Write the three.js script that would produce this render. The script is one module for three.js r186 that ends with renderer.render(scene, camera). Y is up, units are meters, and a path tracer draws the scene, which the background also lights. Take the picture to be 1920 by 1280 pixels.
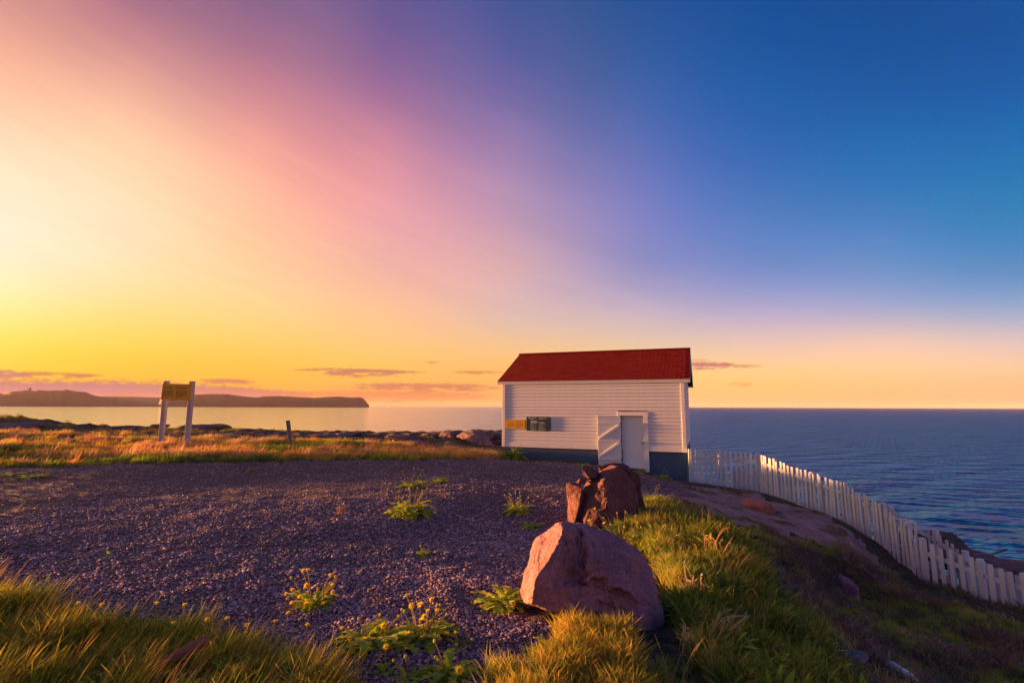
import * as THREE from 'three';
import { mergeGeometries, mergeVertices, toCreasedNormals } from 'three/addons/utils/BufferGeometryUtils.js';
import { ConvexHull } from 'three/addons/math/ConvexHull.js';
import { RoundedBoxGeometry } from 'three/addons/geometries/RoundedBoxGeometry.js';
import { createNoise2D, createNoise3D } from 'simplex-noise';

// ------------------------------------------------------------------ camera, exposure
const D2R = Math.PI / 180, EXPOSURE = 6.0;
const scene = new THREE.Scene();
const camera = new THREE.PerspectiveCamera(2 * Math.atan(640 / 960) / D2R, 1920 / 1280, 0.05, 60000);
camera.position.set(0, 1.6, 0);
camera.rotation.set(Math.atan(121.8 / 960), 0, Math.atan(6.2 / 1920), 'YXZ');
camera.updateMatrixWorld(true);
const renderer = new THREE.WebGLRenderer({ antialias: true });
renderer.setSize(1024, 682);
renderer.toneMapping = THREE.LinearToneMapping;
renderer.toneMappingExposure = EXPOSURE;
renderer.shadowMap.enabled = true;

// ------------------------------------------------------------------ the sun: low, to the left of the view
const SUN_AZ = -68, SUN_EL = 1.7;                       // degrees; azimuth from straight ahead, right positive
const toDir = (az, el) => new THREE.Vector3(Math.sin(az * D2R) * Math.cos(el * D2R), Math.sin(el * D2R), -Math.cos(az * D2R) * Math.cos(el * D2R));
const sunDir = toDir(SUN_AZ, SUN_EL);
const sun = new THREE.DirectionalLight(new THREE.Color().setRGB(1, 0.41, 0.12), 5);
sun.position.copy(sunDir).multiplyScalar(120); sun.target.position.set(0, 0, -10);
sun.castShadow = true; sun.shadow.radius = 4.5; sun.shadow.mapSize.set(4096, 4096);
Object.assign(sun.shadow.camera, { left: -60, right: 60, top: 30, bottom: -30, near: 1, far: 300 });
scene.add(sun, sun.target);

// ------------------------------------------------------------------ random numbers and noise, all seeded
function rngOf(seed) { let a = seed >>> 0; return () => { a = (a + 0x6D2B79F5) | 0; let t = Math.imul(a ^ (a >>> 15), 1 | a); t = (t + Math.imul(t ^ (t >>> 7), 61 | t)) ^ t; return ((t ^ (t >>> 14)) >>> 0) / 4294967296; }; }
const n2 = createNoise2D(rngOf(11)), n3 = createNoise3D(rngOf(12));
const fbm2 = (x, y, o = 4) => { let s = 0, a = 0.5, f = 1; for (let i = 0; i < o; i++) { s += a * n2(x * f, y * f); a *= 0.5; f *= 2.03; } return s; };
const fbm3 = (x, y, z, o = 4) => { let s = 0, a = 0.5, f = 1; for (let i = 0; i < o; i++) { s += a * n3(x * f, y * f, z * f); a *= 0.5; f *= 2.03; } return s; };
const clamp = (x, a = 0, b = 1) => Math.min(b, Math.max(a, x)), lerp = (a, b, t) => a + (b - a) * t;
const sstep = (a, b, x) => { const t = clamp((x - a) / (b - a)); return t * t * (3 - 2 * t); };
const lin = (c) => { c /= 255; return c <= 0.04045 ? c / 12.92 : Math.pow((c + 0.055) / 1.055, 2.4); };

// thin-plate spline through scattered points (used for the sky's colours and for the ground's heights)
function spline(pts, vals, smooth = 0) {               // pts [[x, y]], vals [[v...]]
  const n = pts.length, m = n + 3, k = vals[0].length, A = [];
  const U = (r2) => (r2 > 1e-12 ? r2 * Math.log(r2) : 0);
  for (let i = 0; i < m; i++) A.push(new Float64Array(m + k));
  for (let i = 0; i < n; i++) {
    for (let j = 0; j < n; j++) A[i][j] = U((pts[i][0] - pts[j][0]) ** 2 + (pts[i][1] - pts[j][1]) ** 2);
    A[i][i] += smooth; A[i][n] = A[n][i] = 1; A[i][n + 1] = A[n + 1][i] = pts[i][0]; A[i][n + 2] = A[n + 2][i] = pts[i][1];
    for (let c = 0; c < k; c++) A[i][m + c] = vals[i][c];
  }
  for (let i = 0; i < m; i++) {
    let p = i; for (let r = i + 1; r < m; r++) if (Math.abs(A[r][i]) > Math.abs(A[p][i])) p = r;
    [A[i], A[p]] = [A[p], A[i]];
    for (let r = 0; r < m; r++) if (r !== i && A[r][i]) { const f = A[r][i] / A[i][i]; for (let c = i; c < m + k; c++) A[r][c] -= f * A[i][c]; }
  }
  const W = A.map((row, i) => Array.from({ length: k }, (_, c) => row[m + c] / row[i]));
  return (x, y) => {
    const out = new Array(k); for (let c = 0; c < k; c++) out[c] = W[n][c] + W[n + 1][c] * x + W[n + 2][c] * y;
    for (let i = 0; i < n; i++) { const u = U((x - pts[i][0]) ** 2 + (y - pts[i][1]) ** 2); for (let c = 0; c < k; c++) out[c] += W[i][c] * u; }
    return out;
  };
}
// direction of a place in the photograph (1920 x 1280), and back to angles: used to survey where things stand
function sight(px, py) { return new THREE.Vector3((px - 960) / 960, -(py - 640) / 960, -1).applyQuaternion(camera.quaternion); }
function atDepth(px, py, d) { const v = sight(px, py); return v.multiplyScalar(-d / v.z).add(camera.position); }
function angles(px, py) { const v = sight(px, py).normalize(); return [Math.atan2(v.x, -v.z) / D2R, Math.asin(v.y) / D2R]; }

// ------------------------------------------------------------------ the sky: colours by angle from the sun and by elevation
{
  const X = [0, 240, 480, 720, 960, 1200, 1440, 1680, 1920];
  const rows = [
    [0, 'd79890 a87088 87648c 645890 3e5596 1c5096 004b96 004b93 00509a'],
    [130, 'ffbb9c eba798 be7c90 8c649b 5f5fa0 325fa5 005aa5 0055a0 0058a5'],
    [260, 'ffe0bc ffd2aa f5aa9b d28c9e 967daf 5a6eb4 2364b4 0569b4 006eb4'],
    [400, 'ffeed0 ffe4bc ffc3a0 eba5aa b996b4 7d82c3 4b7dc0 3c7ec0 2080bc'],
    [500, 'fff0c8 ffe6b4 ffcf9e f0b4a5 d7aaaf 9191c3 6e8cc8 6491c8 558cc3'],
    [580, 'ffeb96 ffe18c ffd791 ffc396 dcb9b4 c8b2c3 b4aacd a5aacd 96aacd'],
    [640, 'ffde5a ffd75f ffd06e ffc882 f0c396 e1c3aa e6c3b9 f0c8b4 e1c3be'],
    [690, 'ffcd3c ffc841 ffc34b ffc35f ffbe6e ffcd82 ffcd91 facd9b f5c8a0'],
    [725, 'fabe3c fab941 fab446 fab45a ffb464 ffc873 ffc878 ffc382 fabe87'],
    [755, 'f5aa50 f5a550 f5a050 f5a05a f5a064 ffb478 ffb47d fab482 fab48c'],
  ];
  const warp = (e) => 60 * (1 - Math.exp(-Math.max(e, 0) / 20)), P = [], V = [];
  const hex = (h) => [parseInt(h.slice(0, 2), 16), parseInt(h.slice(2, 4), 16), parseInt(h.slice(4, 6), 16)];
  const put = (az, el, c) => { P.push([az / 60, warp(el) / 60]); V.push(c); };
  for (const [y, line] of rows) line.split(' ').forEach((h, i) => {
    const [az, el] = angles(X[i], y), c = hex(h); put(az, el, c);
    if (i === 0) { put(-62, el, c); put(-80, el, c); }
  });
  // low sky behind the viewer: rose band opposite the sun, brightened to warm walls
  for (const [el, h] of [[1, 'f8b48c'], [5, 'fab4a5'], [10, 'f0afb4'], [18, 'd7a5be'], [28, '8287b9'], [36, '325fa0']]) { const c = hex(h); put(80, el, c); put(104, el, c); }
  for (const [az, a, b] of [[-80, 'd2968c', '965f87'], [-50, 'a57387', '6e5a8c'], [-20, '5f5a91', '375a96'], [10, '23508f', '14508f'], [45, '004b91', '054b91'], [80, '1e559b', '0f5096'], [104, '1e559b', '0f5096']]) { put(az, 44, hex(a)); put(az, 62, hex(b)); put(az, 89, hex('1e5091')); }
  const f = spline(P, V, 0.004), NA = 131, NE = 121, grid = new Float32Array(NA * NE * 3);
  for (let j = 0; j < NE; j++) for (let i = 0; i < NA; i++) f((SUN_AZ + i * 180 / (NA - 1)) / 60, j / (NE - 1)).forEach((v, c) => { grid[(j * NA + i) * 3 + c] = clamp(v, 0, 255); });
  // low banks and streaks of cloud: [azimuth, elevation, half width, half height, thickness, colour]
  const streaks = [];
  const streak = (x0, x1, y, h, a, c) => { const [az0, e0] = angles(x0, y), [az1] = angles(x1, y); streaks.push([(az0 + az1) / 2, e0, (az1 - az0) / 2, h / 18.5, a, hex(c)]); };
  streak(-700, 620, 728, 30, 1.3, 'b4695a'); streak(-700, 700, 746, 15, 1.0, 'd27850'); streak(-300, 540, 717, 10, 1.1, '9e5c5a'); streak(200, 640, 733, 9, 0.9, 'be7055');
  streak(-160, 70, 694, 7, 1.0, 'a05a50'); streak(20, 210, 698, 3.5, 0.8, 'b46441'); streak(540, 800, 692, 6, 0.95, 'b96e50'); streak(600, 760, 702, 3, 0.6, 'd28246');
  streak(620, 960, 722, 9, 0.8, 'c3735a'); streak(480, 940, 738, 12, 0.75, 'dc7d55'); streak(360, 480, 712, 4, 0.8, 'b9694b'); streak(840, 960, 697, 4, 0.7, 'cd8250');
  streak(795, 830, 679, 2.4, 0.9, 'd28c5a'); streak(1230, 1400, 686, 6.5, 1.0, 'be6e5f'); streak(1330, 1430, 687, 3, 0.6, 'd28c64'); streak(1360, 1420, 720, 4, 0.6, 'dc9b5a'); streak(1290, 1335, 675, 3, 0.5, 'd7a078');
  const SW = 4096, SH = 2048, sky = new Float32Array(SW * SH * 4), glow = new THREE.Vector3();
  for (let y = 0; y < SH; y++) {
    const el = (y + 0.5) / SH * 180 - 90, ge = warp(el) / 60 * (NE - 1), j = Math.min(NE - 2, Math.floor(ge)), fe = ge - j;
    for (let x = 0; x < SW; x++) {
      const o = (y * SW + x) * 4, phi = ((x + 0.5) / SW - 0.5) * 2 * Math.PI, az = Math.atan2(Math.cos(phi), -Math.sin(phi)) / D2R;
      let d = Math.abs(az - SUN_AZ); if (d > 180) d = 360 - d;
      const ga = d / 180 * (NA - 1), i = Math.min(NA - 2, Math.floor(ga)), fa = ga - i, k = (j * NA + i) * 3;
      let c = [0, 0, 0];
      for (let q = 0; q < 3; q++) c[q] = lerp(lerp(grid[k + q], grid[k + 3 + q], fa), lerp(grid[k + NA * 3 + q], grid[k + NA * 3 + 3 + q], fa), fe);
      const A = d + SUN_AZ;
      if (el > 5 && el < 50) {                          // faint veils of high cloud, drawn out across the view
        const u = az + el * 1.1, v = el + az * 0.30, w = (0.8 * fbm2(u * 0.03, v * 0.13 + 7, 4) + 0.75 * fbm2(u * 0.06 + 9, v * 0.55, 5)) * sstep(5, 12, el) * sstep(50, 30, el) * sstep(70, 0, A);
        for (let q = 0; q < 3; q++) c[q] = clamp(c[q] * (1 + [0.026, 0.022, 0.015][q] * w), 0, 255);
      }
      if (el > 0 && el < 8) for (const [sa, se, sw, sh, al, col] of streaks) {
        const dx = (A - sa) / sw, dy = (el - se) / sh;
        if (Math.abs(dx) > 1.2 || Math.abs(dy) > 2.4) continue;
        const nz = fbm2(az * 0.28 + se * 9, el * 2.4 + sa, 4), fine = fbm2(az * 1.3, el * 7 + se, 3);
        const body = 1 - Math.pow(Math.abs(dx), 3) - Math.abs(dy + nz * 0.9) * (dy < 0 ? 0.75 : 1.0) + nz * 0.7 + fine * 0.45;
        const t = al * sstep(0.05, 0.7, body);
        for (let q = 0; q < 3; q++) c[q] = lerp(c[q], col[q], t);
      }
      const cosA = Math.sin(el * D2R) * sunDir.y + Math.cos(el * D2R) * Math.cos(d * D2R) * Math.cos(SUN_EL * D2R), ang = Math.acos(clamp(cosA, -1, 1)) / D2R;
      const g = 3.6 * Math.exp(-((ang / 11) ** 2)) + 0.7 * Math.exp(-((ang / 15) ** 2));  // broad glow round the unseen sun, added to warm the house wall
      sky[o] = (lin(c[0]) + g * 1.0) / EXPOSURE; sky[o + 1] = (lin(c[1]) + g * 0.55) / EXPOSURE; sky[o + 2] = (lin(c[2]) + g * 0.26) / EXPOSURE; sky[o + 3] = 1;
    }
  }
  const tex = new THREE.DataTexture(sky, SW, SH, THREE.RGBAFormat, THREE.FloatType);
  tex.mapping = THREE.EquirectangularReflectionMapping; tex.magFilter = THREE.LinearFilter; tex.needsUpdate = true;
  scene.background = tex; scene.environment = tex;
}

// ------------------------------------------------------------------ names, labels, materials
const names = {};
const numbered = (n) => { const k = names[n] = (names[n] ?? -1) + 1; return k ? `${n}_${String(k).padStart(3, '0')}` : n; };
function tag(o, label, category, group, kind) { o.userData = { ...(label && { label }), ...(category && { category }), ...(group && { group }), ...(kind && { kind }) }; return o; }
function thing(name, label, category, pos = [0, 0, 0], group) { const o = new THREE.Group(); o.name = numbered(name); o.position.set(...(pos.toArray?.() ?? pos)); scene.add(o); return tag(o, label, category, group); }
function mesh(name, geo, mat, parent = scene) { const o = new THREE.Mesh(geo, mat); o.name = parent === scene ? numbered(name) : name; o.castShadow = o.receiveShadow = true; parent.add(o); return o; }
const merge = (list) => mergeGeometries(list.map((g) => { const h = g.index ? g.toNonIndexed() : g; for (const k of Object.keys(h.attributes)) if (!['position', 'normal', 'uv'].includes(k)) h.deleteAttribute(k); if (!h.attributes.uv) h.setAttribute('uv', new THREE.BufferAttribute(new Float32Array(h.attributes.position.count * 2), 2)); return h; }));
const rgb = (r, g, b) => new THREE.Color().setRGB(r, g, b);
const std = (c, o = {}) => new THREE.MeshStandardMaterial({ color: Array.isArray(c) ? rgb(...c) : c, roughness: 0.9, ...o });
const leafMat = (c, o = {}) => new THREE.MeshPhysicalMaterial({ color: rgb(...c), roughness: 1, transmission: 0.45, thickness: 0, side: THREE.DoubleSide, specularIntensity: 0.3, ...o });
function texture(n, fn, srgb, m = n) {                 // fn(u, v) -> [r, g, b] in 0..1
  const d = new Uint8Array(n * m * 4);
  for (let y = 0; y < m; y++) for (let x = 0; x < n; x++) { const c = fn(x / n, y / m); for (let q = 0; q < 3; q++) d[(y * n + x) * 4 + q] = clamp(c[q]) * 255; d[(y * n + x) * 4 + 3] = 255; }
  const t = new THREE.DataTexture(d, n, m); t.wrapS = t.wrapT = THREE.RepeatWrapping; t.magFilter = THREE.LinearFilter; if (srgb) t.colorSpace = THREE.SRGBColorSpace; t.needsUpdate = true; return t;
}
// noise that repeats at the tile's edge
const tile = (u, v, f, o = 4) => { const a = u * 2 * Math.PI, b = v * 2 * Math.PI; let s = 0, w = 0.5; for (let i = 0; i < o; i++) { const r = f / (2 * Math.PI) * 2 ** i; s += w * (n3(Math.cos(a) * r + 31 * i, Math.sin(a) * r, Math.cos(b) * r + 7) + n3(Math.sin(b) * r + 50, Math.cos(a) * r + 9, Math.sin(a) * r + i)) * 0.7; w *= 0.5; } return s; };

// ------------------------------------------------------------------ the lie of the land, surveyed point by point
const SEA = -20;
const ctl = [];
for (const [px, py, d] of [
  [0, 876, 13], [300, 867, 13.5], [600, 863, 15], [850, 860, 17], [945, 860, 20.9], [1100, 868, 19.8], [1215, 887, 19.2], [1291, 911, 18.4],
  [0, 786, 36], [60, 792, 38], [150, 802, 41], [240, 800, 44], [420, 803, 44], [560, 808, 44], [700, 809, 44], [800, 812, 44], [900, 806, 40], [942, 806, 40],
  [300, 832, 20.5], [355, 835, 20.5], [540, 838, 20], [700, 840, 22], [860, 845, 25], [600, 815, 34], [800, 820, 34], [100, 815, 27], [450, 815, 30],
  [980, 1128, 4.4], [1120, 1165, 4.0], [1225, 1185, 3.9], [1065, 982, 7.9], [1200, 975, 8.0], [760, 950, 8.3], [400, 950, 8.3], [960, 905, 11.5], [500, 900, 11.8], [100, 940, 8.7],
  [1300, 905, 16.5], [1420, 922, 15.2], [1560, 968, 13], [1690, 1088, 11], [1800, 1124, 9.9], [1915, 1160, 9],
  [1240, 950, 9.2], [1370, 1010, 7.2], [1440, 1090, 5.6], [1540, 1240, 4.4], [1300, 1260, 3.4], [1330, 1130, 4.6], [1200, 1050, 6.0],
  [1450, 1076, 9.1], [1380, 1040, 9.0], [1560, 1200, 7.8], [1660, 1276, 6.5], [1600, 1122, 9.9], [1530, 1090, 9.6], [1760, 1220, 7.7], [1900, 1275, 7.3], [1450, 1010, 9.8], [1600, 1046, 10.6], [1350, 985, 10.2], [1380, 950, 13], [1260, 925, 13.5], [1500, 985, 12.2], [1560, 1000, 11.8], [1650, 1075, 11.2], [1420, 945, 14.2],
]) { const p = atDepth(px, py, d); ctl.push([p.x, p.z, p.y]); }
ctl.push([0, 0, 0], [-2, -2, 0], [-6, 0, 0.05], [0, 8, 0.1], [-12, 8, 0.1], [3, 4, -0.5], [6, 3, -1.6], [9, 0, -2.6], [4, -1.5, -0.75], [8, -4, -2.0], [12, -6, -2.7], [-30, -10, 0.05], [-40, 10, 0.0], [-60, -22, -0.9], [-90, -32, -2.0], [-20, 40, 0.3], [10, 40, -1],
  [9.6, -18, -2.2], [10.5, -14, -2.7], [11.2, -11, -2.9], [13, -20, -4.4], [15, -14, -4.6], [17, -9, -4.3], [19, -22, -6.2], [22, -16, -6.0], [24, -8, -5.6], [3, -27, -1.0], [8, -26, -2.5], [14, -30, -6], [6, -34, -2.5], [30, 10, -6], [26, 30, -5], [0, -34, -0.5], [-34, -34, 0.25], [-46, -46, 0.9]);
const hill = spline(ctl.map(([x, z]) => [x / 20, z / 20]), ctl.map((c) => [c[2]]), 0.00005);
const shore = [[-180, 120], [-120, 130], [-80, 110], [-50, 70], [-40, 60], [-25, 54], [-10, 49], [0, 46], [8, 42], [16, 34], [24, 29], [34, 29], [42, 33], [55, 40], [90, 48], [140, 70], [180, 120]];
function shoreAt(az) { for (let i = 1; i < shore.length; i++) if (az <= shore[i][0]) { const [a, r] = shore[i - 1], [b, s] = shore[i]; return lerp(r, s, (az - a) / (b - a)); } return 120; }
function groundH(x, z) {
  const r = Math.hypot(x, z), az = Math.atan2(x, -z) / D2R;
  let h = hill(x / 20, z / 20)[0];
  h = clamp(h, -9, 2.2) + 0.16 * Math.exp(-(((x + 6.5) / 5) ** 2) - (((z + 21.5) / 1.7) ** 2));   // low hummock in the meadow, added to shade the fence
  const far = sstep(6, 30, r);
  h += fbm2(x * 0.35, z * 0.35, 4) * (0.03 + 0.25 * far * sstep(14, 26, r)) + fbm2(x * 2.3, z * 2.3, 3) * 0.014;
  const rough = sstep(1.8, 4.0, x + 0.25 * z + 2.6) * sstep(-14, -9, z);      // the eroded bank to the right
  h += rough * (fbm2(x * 0.9 + 9, z * 0.9, 4) * 0.16);
  if (r > 20) { const e = shoreAt(az) + fbm2(x * 0.12, z * 0.12, 3) * 5; h -= sstep(0, 26, r - e) * 27 + sstep(-6, 3, r - e) * (1.0 + 0.8 * fbm2(x * 0.5, z * 0.5, 3)); }
  return h;
}
function onGround(px, py, lift = 0) {                  // where a line of sight meets the ground
  const v = sight(px, py).normalize(), p = new THREE.Vector3(); let a = 0.8, b = 0;
  for (let t = 0.8; t < 90; t += 0.03 + t * 0.004) { p.copy(v).multiplyScalar(t).add(camera.position); if (p.y < groundH(p.x, p.z) + lift) { b = t; break; } a = t; }
  if (!b) return null;
  for (let i = 0; i < 22; i++) { const m = (a + b) / 2; p.copy(v).multiplyScalar(m).add(camera.position); if (p.y < groundH(p.x, p.z) + lift) b = m; else a = m; }
  p.y = groundH(p.x, p.z); return p;
}
const project = (() => { const inv = camera.quaternion.clone().invert(), v = new THREE.Vector3(); return (x, y, z) => { v.set(x, y, z).sub(camera.position).applyQuaternion(inv); return v.z < -0.01 ? [960 - 960 * v.x / v.z, 640 + 960 * v.y / v.z] : null; }; })();
function inside(poly, x, y) { let c = false; for (let i = 0, j = poly.length - 1; i < poly.length; j = i++) { const [ax, ay] = poly[i], [bx, by] = poly[j]; if (ay > y !== by > y && x < (bx - ax) * (y - ay) / (by - ay) + ax) c = !c; } return c; }
const plot = (list) => list.map(([px, py]) => { const p = onGround(px, py); return [p.x, p.z]; });
// plots of ground, as outlines on the ground
const lotPlan = [[-26, -12.5], ...plot([[0, 878], [150, 874], [300, 869], [480, 866], [620, 864], [760, 863], [860, 861], [940, 862], [1100, 871], [1215, 890], [1292, 913], [1300, 935], [1235, 938], [1200, 990], [1150, 1100], [1080, 1180], [1010, 1240], [985, 1279]]), [0.2, -2.0], [-0.7, -2.1], ...plot([[660, 1279], [540, 1250], [380, 1212], [230, 1190], [110, 1160], [0, 1140]]), [-5, -4.2], [-26, -6]];
const pathPlan = plot([[1292, 911], [1330, 915], [1420, 924], [1560, 970], [1640, 1038], [1695, 1090], [1660, 1090], [1610, 1062], [1500, 1005], [1380, 985], [1330, 960], [1290, 938]]);
const wob = (x, z, a = 0.25) => [x + a * fbm2(x * 0.9, z * 0.9 + 40, 3), z + a * fbm2(x * 0.9 + 80, z * 0.9, 3)];
const onLot = (x, z) => inside(lotPlan, ...wob(x, z)), onPath = (x, z) => inside(pathPlan, ...wob(x, z, 0.35));

const soilTex = texture(512, (u, v) => { const n = tile(u, v, 9, 5), f = tile(u, v, 60, 2); const k = 0.62 + n * 0.5 + f * 0.45; return [k, k * 0.96, k * 0.92]; }, true);
const soilBump = texture(512, (u, v) => { const k = 0.5 + tile(u, v, 14, 5) * 0.7; return [k, k, k]; });
const cells = (() => {                                 // broken stone, as seen lying flat: one tile of 2 m
  const G = 84, r = rngOf(5), px = [], cc = []; for (let i = 0; i < G * G; i++) { px.push([r(), r()]); const t = 0.55 + r() * 0.75, w = r(); cc.push([t * (0.95 + 0.25 * w), t * (0.86 + 0.08 * w), t * (1.02 - 0.12 * w)]); }
  const at = (u, v) => { const gx = u * G, gy = v * G, ix = Math.floor(gx), iy = Math.floor(gy); let d1 = 9, d2 = 9, id = 0; for (let j = -1; j <= 1; j++) for (let i = -1; i <= 1; i++) { const a = (ix + i + G) % G, b = (iy + j + G) % G, q = px[b * G + a], dx = ix + i + q[0] - gx, dy = iy + j + q[1] - gy, d = Math.hypot(dx, dy); if (d < d1) { d2 = d1; d1 = d; id = b * G + a; } else if (d < d2) d2 = d; } return [id, d1, d2]; };
  return { col: texture(1024, (u, v) => { const [id, a, b] = at(u, v), c = cc[id], e = b - a < 0.08 ? 0.7 : 1; return [c[0] * e * 0.62, c[1] * e * 0.62, c[2] * e * 0.62]; }, true), bump: texture(1024, (u, v) => { const [id, a, b] = at(u, v), k = sstep(0, 0.35, b - a) * (0.5 + 0.5 * cc[id][1]); return [k, k, k]; }) };
})();
const rockTex = texture(1024, (u, v) => { const n = tile(u, v, 5, 6), f = tile(u + 0.3, v, 40, 3), s = Math.abs(tile(u, v + 0.4, 3, 4)); const vein = sstep(0.010, 0.0, s) * 0.16, k = 0.80 + n * 0.20 + f * 0.14; return [k + vein, k * 0.96 + vein, k * 0.97 + vein]; }, true);
const rockBump = texture(1024, (u, v) => { const n = tile(u, v, 6, 6), f = 1 - Math.abs(tile(u, v, 10, 4)) * 1.6, cr = sstep(0.05, 0.0, Math.abs(tile(u + 0.2, v, 4, 5))); const k = 0.55 + n * 0.3 + (f - 0.7) * 0.25 + tile(u, v, 70, 2) * 0.2 - cr * 0.3; return [k, k, k]; });

// one sheet of land on rings round the viewpoint, finer where it is near
const NR = 310, NT = 1000, R0 = 0.35, R1 = 150, rr = (i) => R0 * Math.pow(R1 / R0, i / (NR - 1));
const land = { p: new Float32Array((NR * NT + 1) * 3), c: new Float32Array((NR * NT + 1) * 3), u: new Float32Array((NR * NT + 1) * 2), idx: [] };
// three quarters of the spokes lie in the half of the circle ahead
const thetas = Array.from({ length: NT }, (_, t) => (t < 800 ? -65 + 130 * t / 800 : 65 + 230 * (t - 800) / 200) * D2R);
for (let i = 0; i < NR; i++) for (let t = 0; t < NT; t++) {
  const k = i * NT + t, r = rr(i), x = Math.sin(thetas[t]) * r, z = -Math.cos(thetas[t]) * r;
  const y = groundH(x, z); land.p.set([x, y, z], k * 3); land.u.set([x / 1.3, -z / 1.3], k * 2);
}
land.p.set([0, groundH(0, 0), 0], NR * NT * 3);
for (let i = 0; i <= NR * NT; i++) {                   // what the soil is: peat, dead grass, moss, bare reddish rock, each with an outline of its own
  const x = land.p[i * 3], y = land.p[i * 3 + 1], z = land.p[i * 3 + 2], r = Math.hypot(x, z);
  const a = fbm2(x * 0.5 + 3, z * 0.5, 5), b = fbm2(x * 1.7, z * 1.7 + 20, 4);
  let c = [0.17, 0.11, 0.06];
  const mix = (d, t) => { c = c.map((v, q) => lerp(v, d[q], t)); };
  if (z < -12 && x < 1) mix([0.19, 0.135, 0.055], sstep(-0.2, 0.25, a + 0.1)); else mix([0.15, 0.16, 0.04], sstep(0.0, 0.2, a));
  mix([0.05, 0.08, 0.02], sstep(0.12, 0.3, b) * 0.8);
  const bare = r > 22 ? sstep(-0.05, 0.12, a + b * 0.6 + (y < -2 ? 0.5 : 0) - (r < 30 ? 0.25 : 0)) : 0;
  mix([0.20 + b * 0.05, 0.135 + b * 0.03, 0.13 + b * 0.03], bare);
  land.c.set(c, i * 3);
}
const kindOf = (x, z) => (onPath(x, z) ? 2 : onLot(x, z) ? 1 : 0);
const quads = [[], [], []];
for (let i = 0; i < NR - 1; i++) for (let t = 0; t < NT; t++) {
  const a = i * NT + t, b = i * NT + (t + 1) % NT, c = a + NT, d = b + NT, m = rr(i + 0.5), th = thetas[t] + 0.001, x = Math.sin(th) * m, z = -Math.cos(th) * m;
  land.idx.push(a, b, c, b, d, c);
  if (m < 30 && (t < 800 || t > 960)) { const k = kindOf(x, z); if (k) quads[k].push([a, b, c, d]); }
}
for (let t = 0; t < NT; t++) land.idx.push(NR * NT, (t + 1) % NT, t);
function sheet(index, lift, uvScale, colours) {
  const map = new Map(), P = [], U = [], C = [], I = [];
  for (const v of index) { if (!map.has(v)) { map.set(v, P.length / 3); P.push(land.p[v * 3], land.p[v * 3 + 1] + lift, land.p[v * 3 + 2]); U.push(land.p[v * 3] / uvScale, -land.p[v * 3 + 2] / uvScale); if (colours) C.push(land.c[v * 3], land.c[v * 3 + 1], land.c[v * 3 + 2]); } I.push(map.get(v)); }
  const g = new THREE.BufferGeometry(); g.setAttribute('position', new THREE.BufferAttribute(new Float32Array(P), 3)); g.setAttribute('uv', new THREE.BufferAttribute(new Float32Array(U), 2)); if (colours) g.setAttribute('color', new THREE.BufferAttribute(new Float32Array(C), 3)); g.setIndex(I); g.computeVertexNormals(); return g;
}
const flat = (q) => q.flatMap(([a, b, c, d]) => [a, b, c, b, d, c]);
tag(mesh('ground', sheet(land.idx, 0, 1.3, true), std(0xffffff, { vertexColors: true, map: soilTex, bumpMap: soilBump, bumpScale: 0.05, roughness: 1 })), 'rough brown and green soil of the headland under the grass', 'ground', null, 'structure');
tag(mesh('gravel_lot', sheet(flat(quads[1]), 0.007, 2), std([0.41, 0.28, 0.33], { map: cells.col, bumpMap: cells.bump, bumpScale: 0.02, roughness: 0.85 })), 'wide lot of purple grey crushed stone in front of the white house', 'gravel', null, 'structure');
tag(mesh('dirt_path', sheet(flat(quads[2]), 0.009, 1.7), std([0.46, 0.27, 0.25], { map: rockTex, bumpMap: soilBump, bumpScale: 0.03, roughness: 0.95 })), 'worn reddish dirt and rock track along the picket fence', 'path', null, 'structure');

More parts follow.
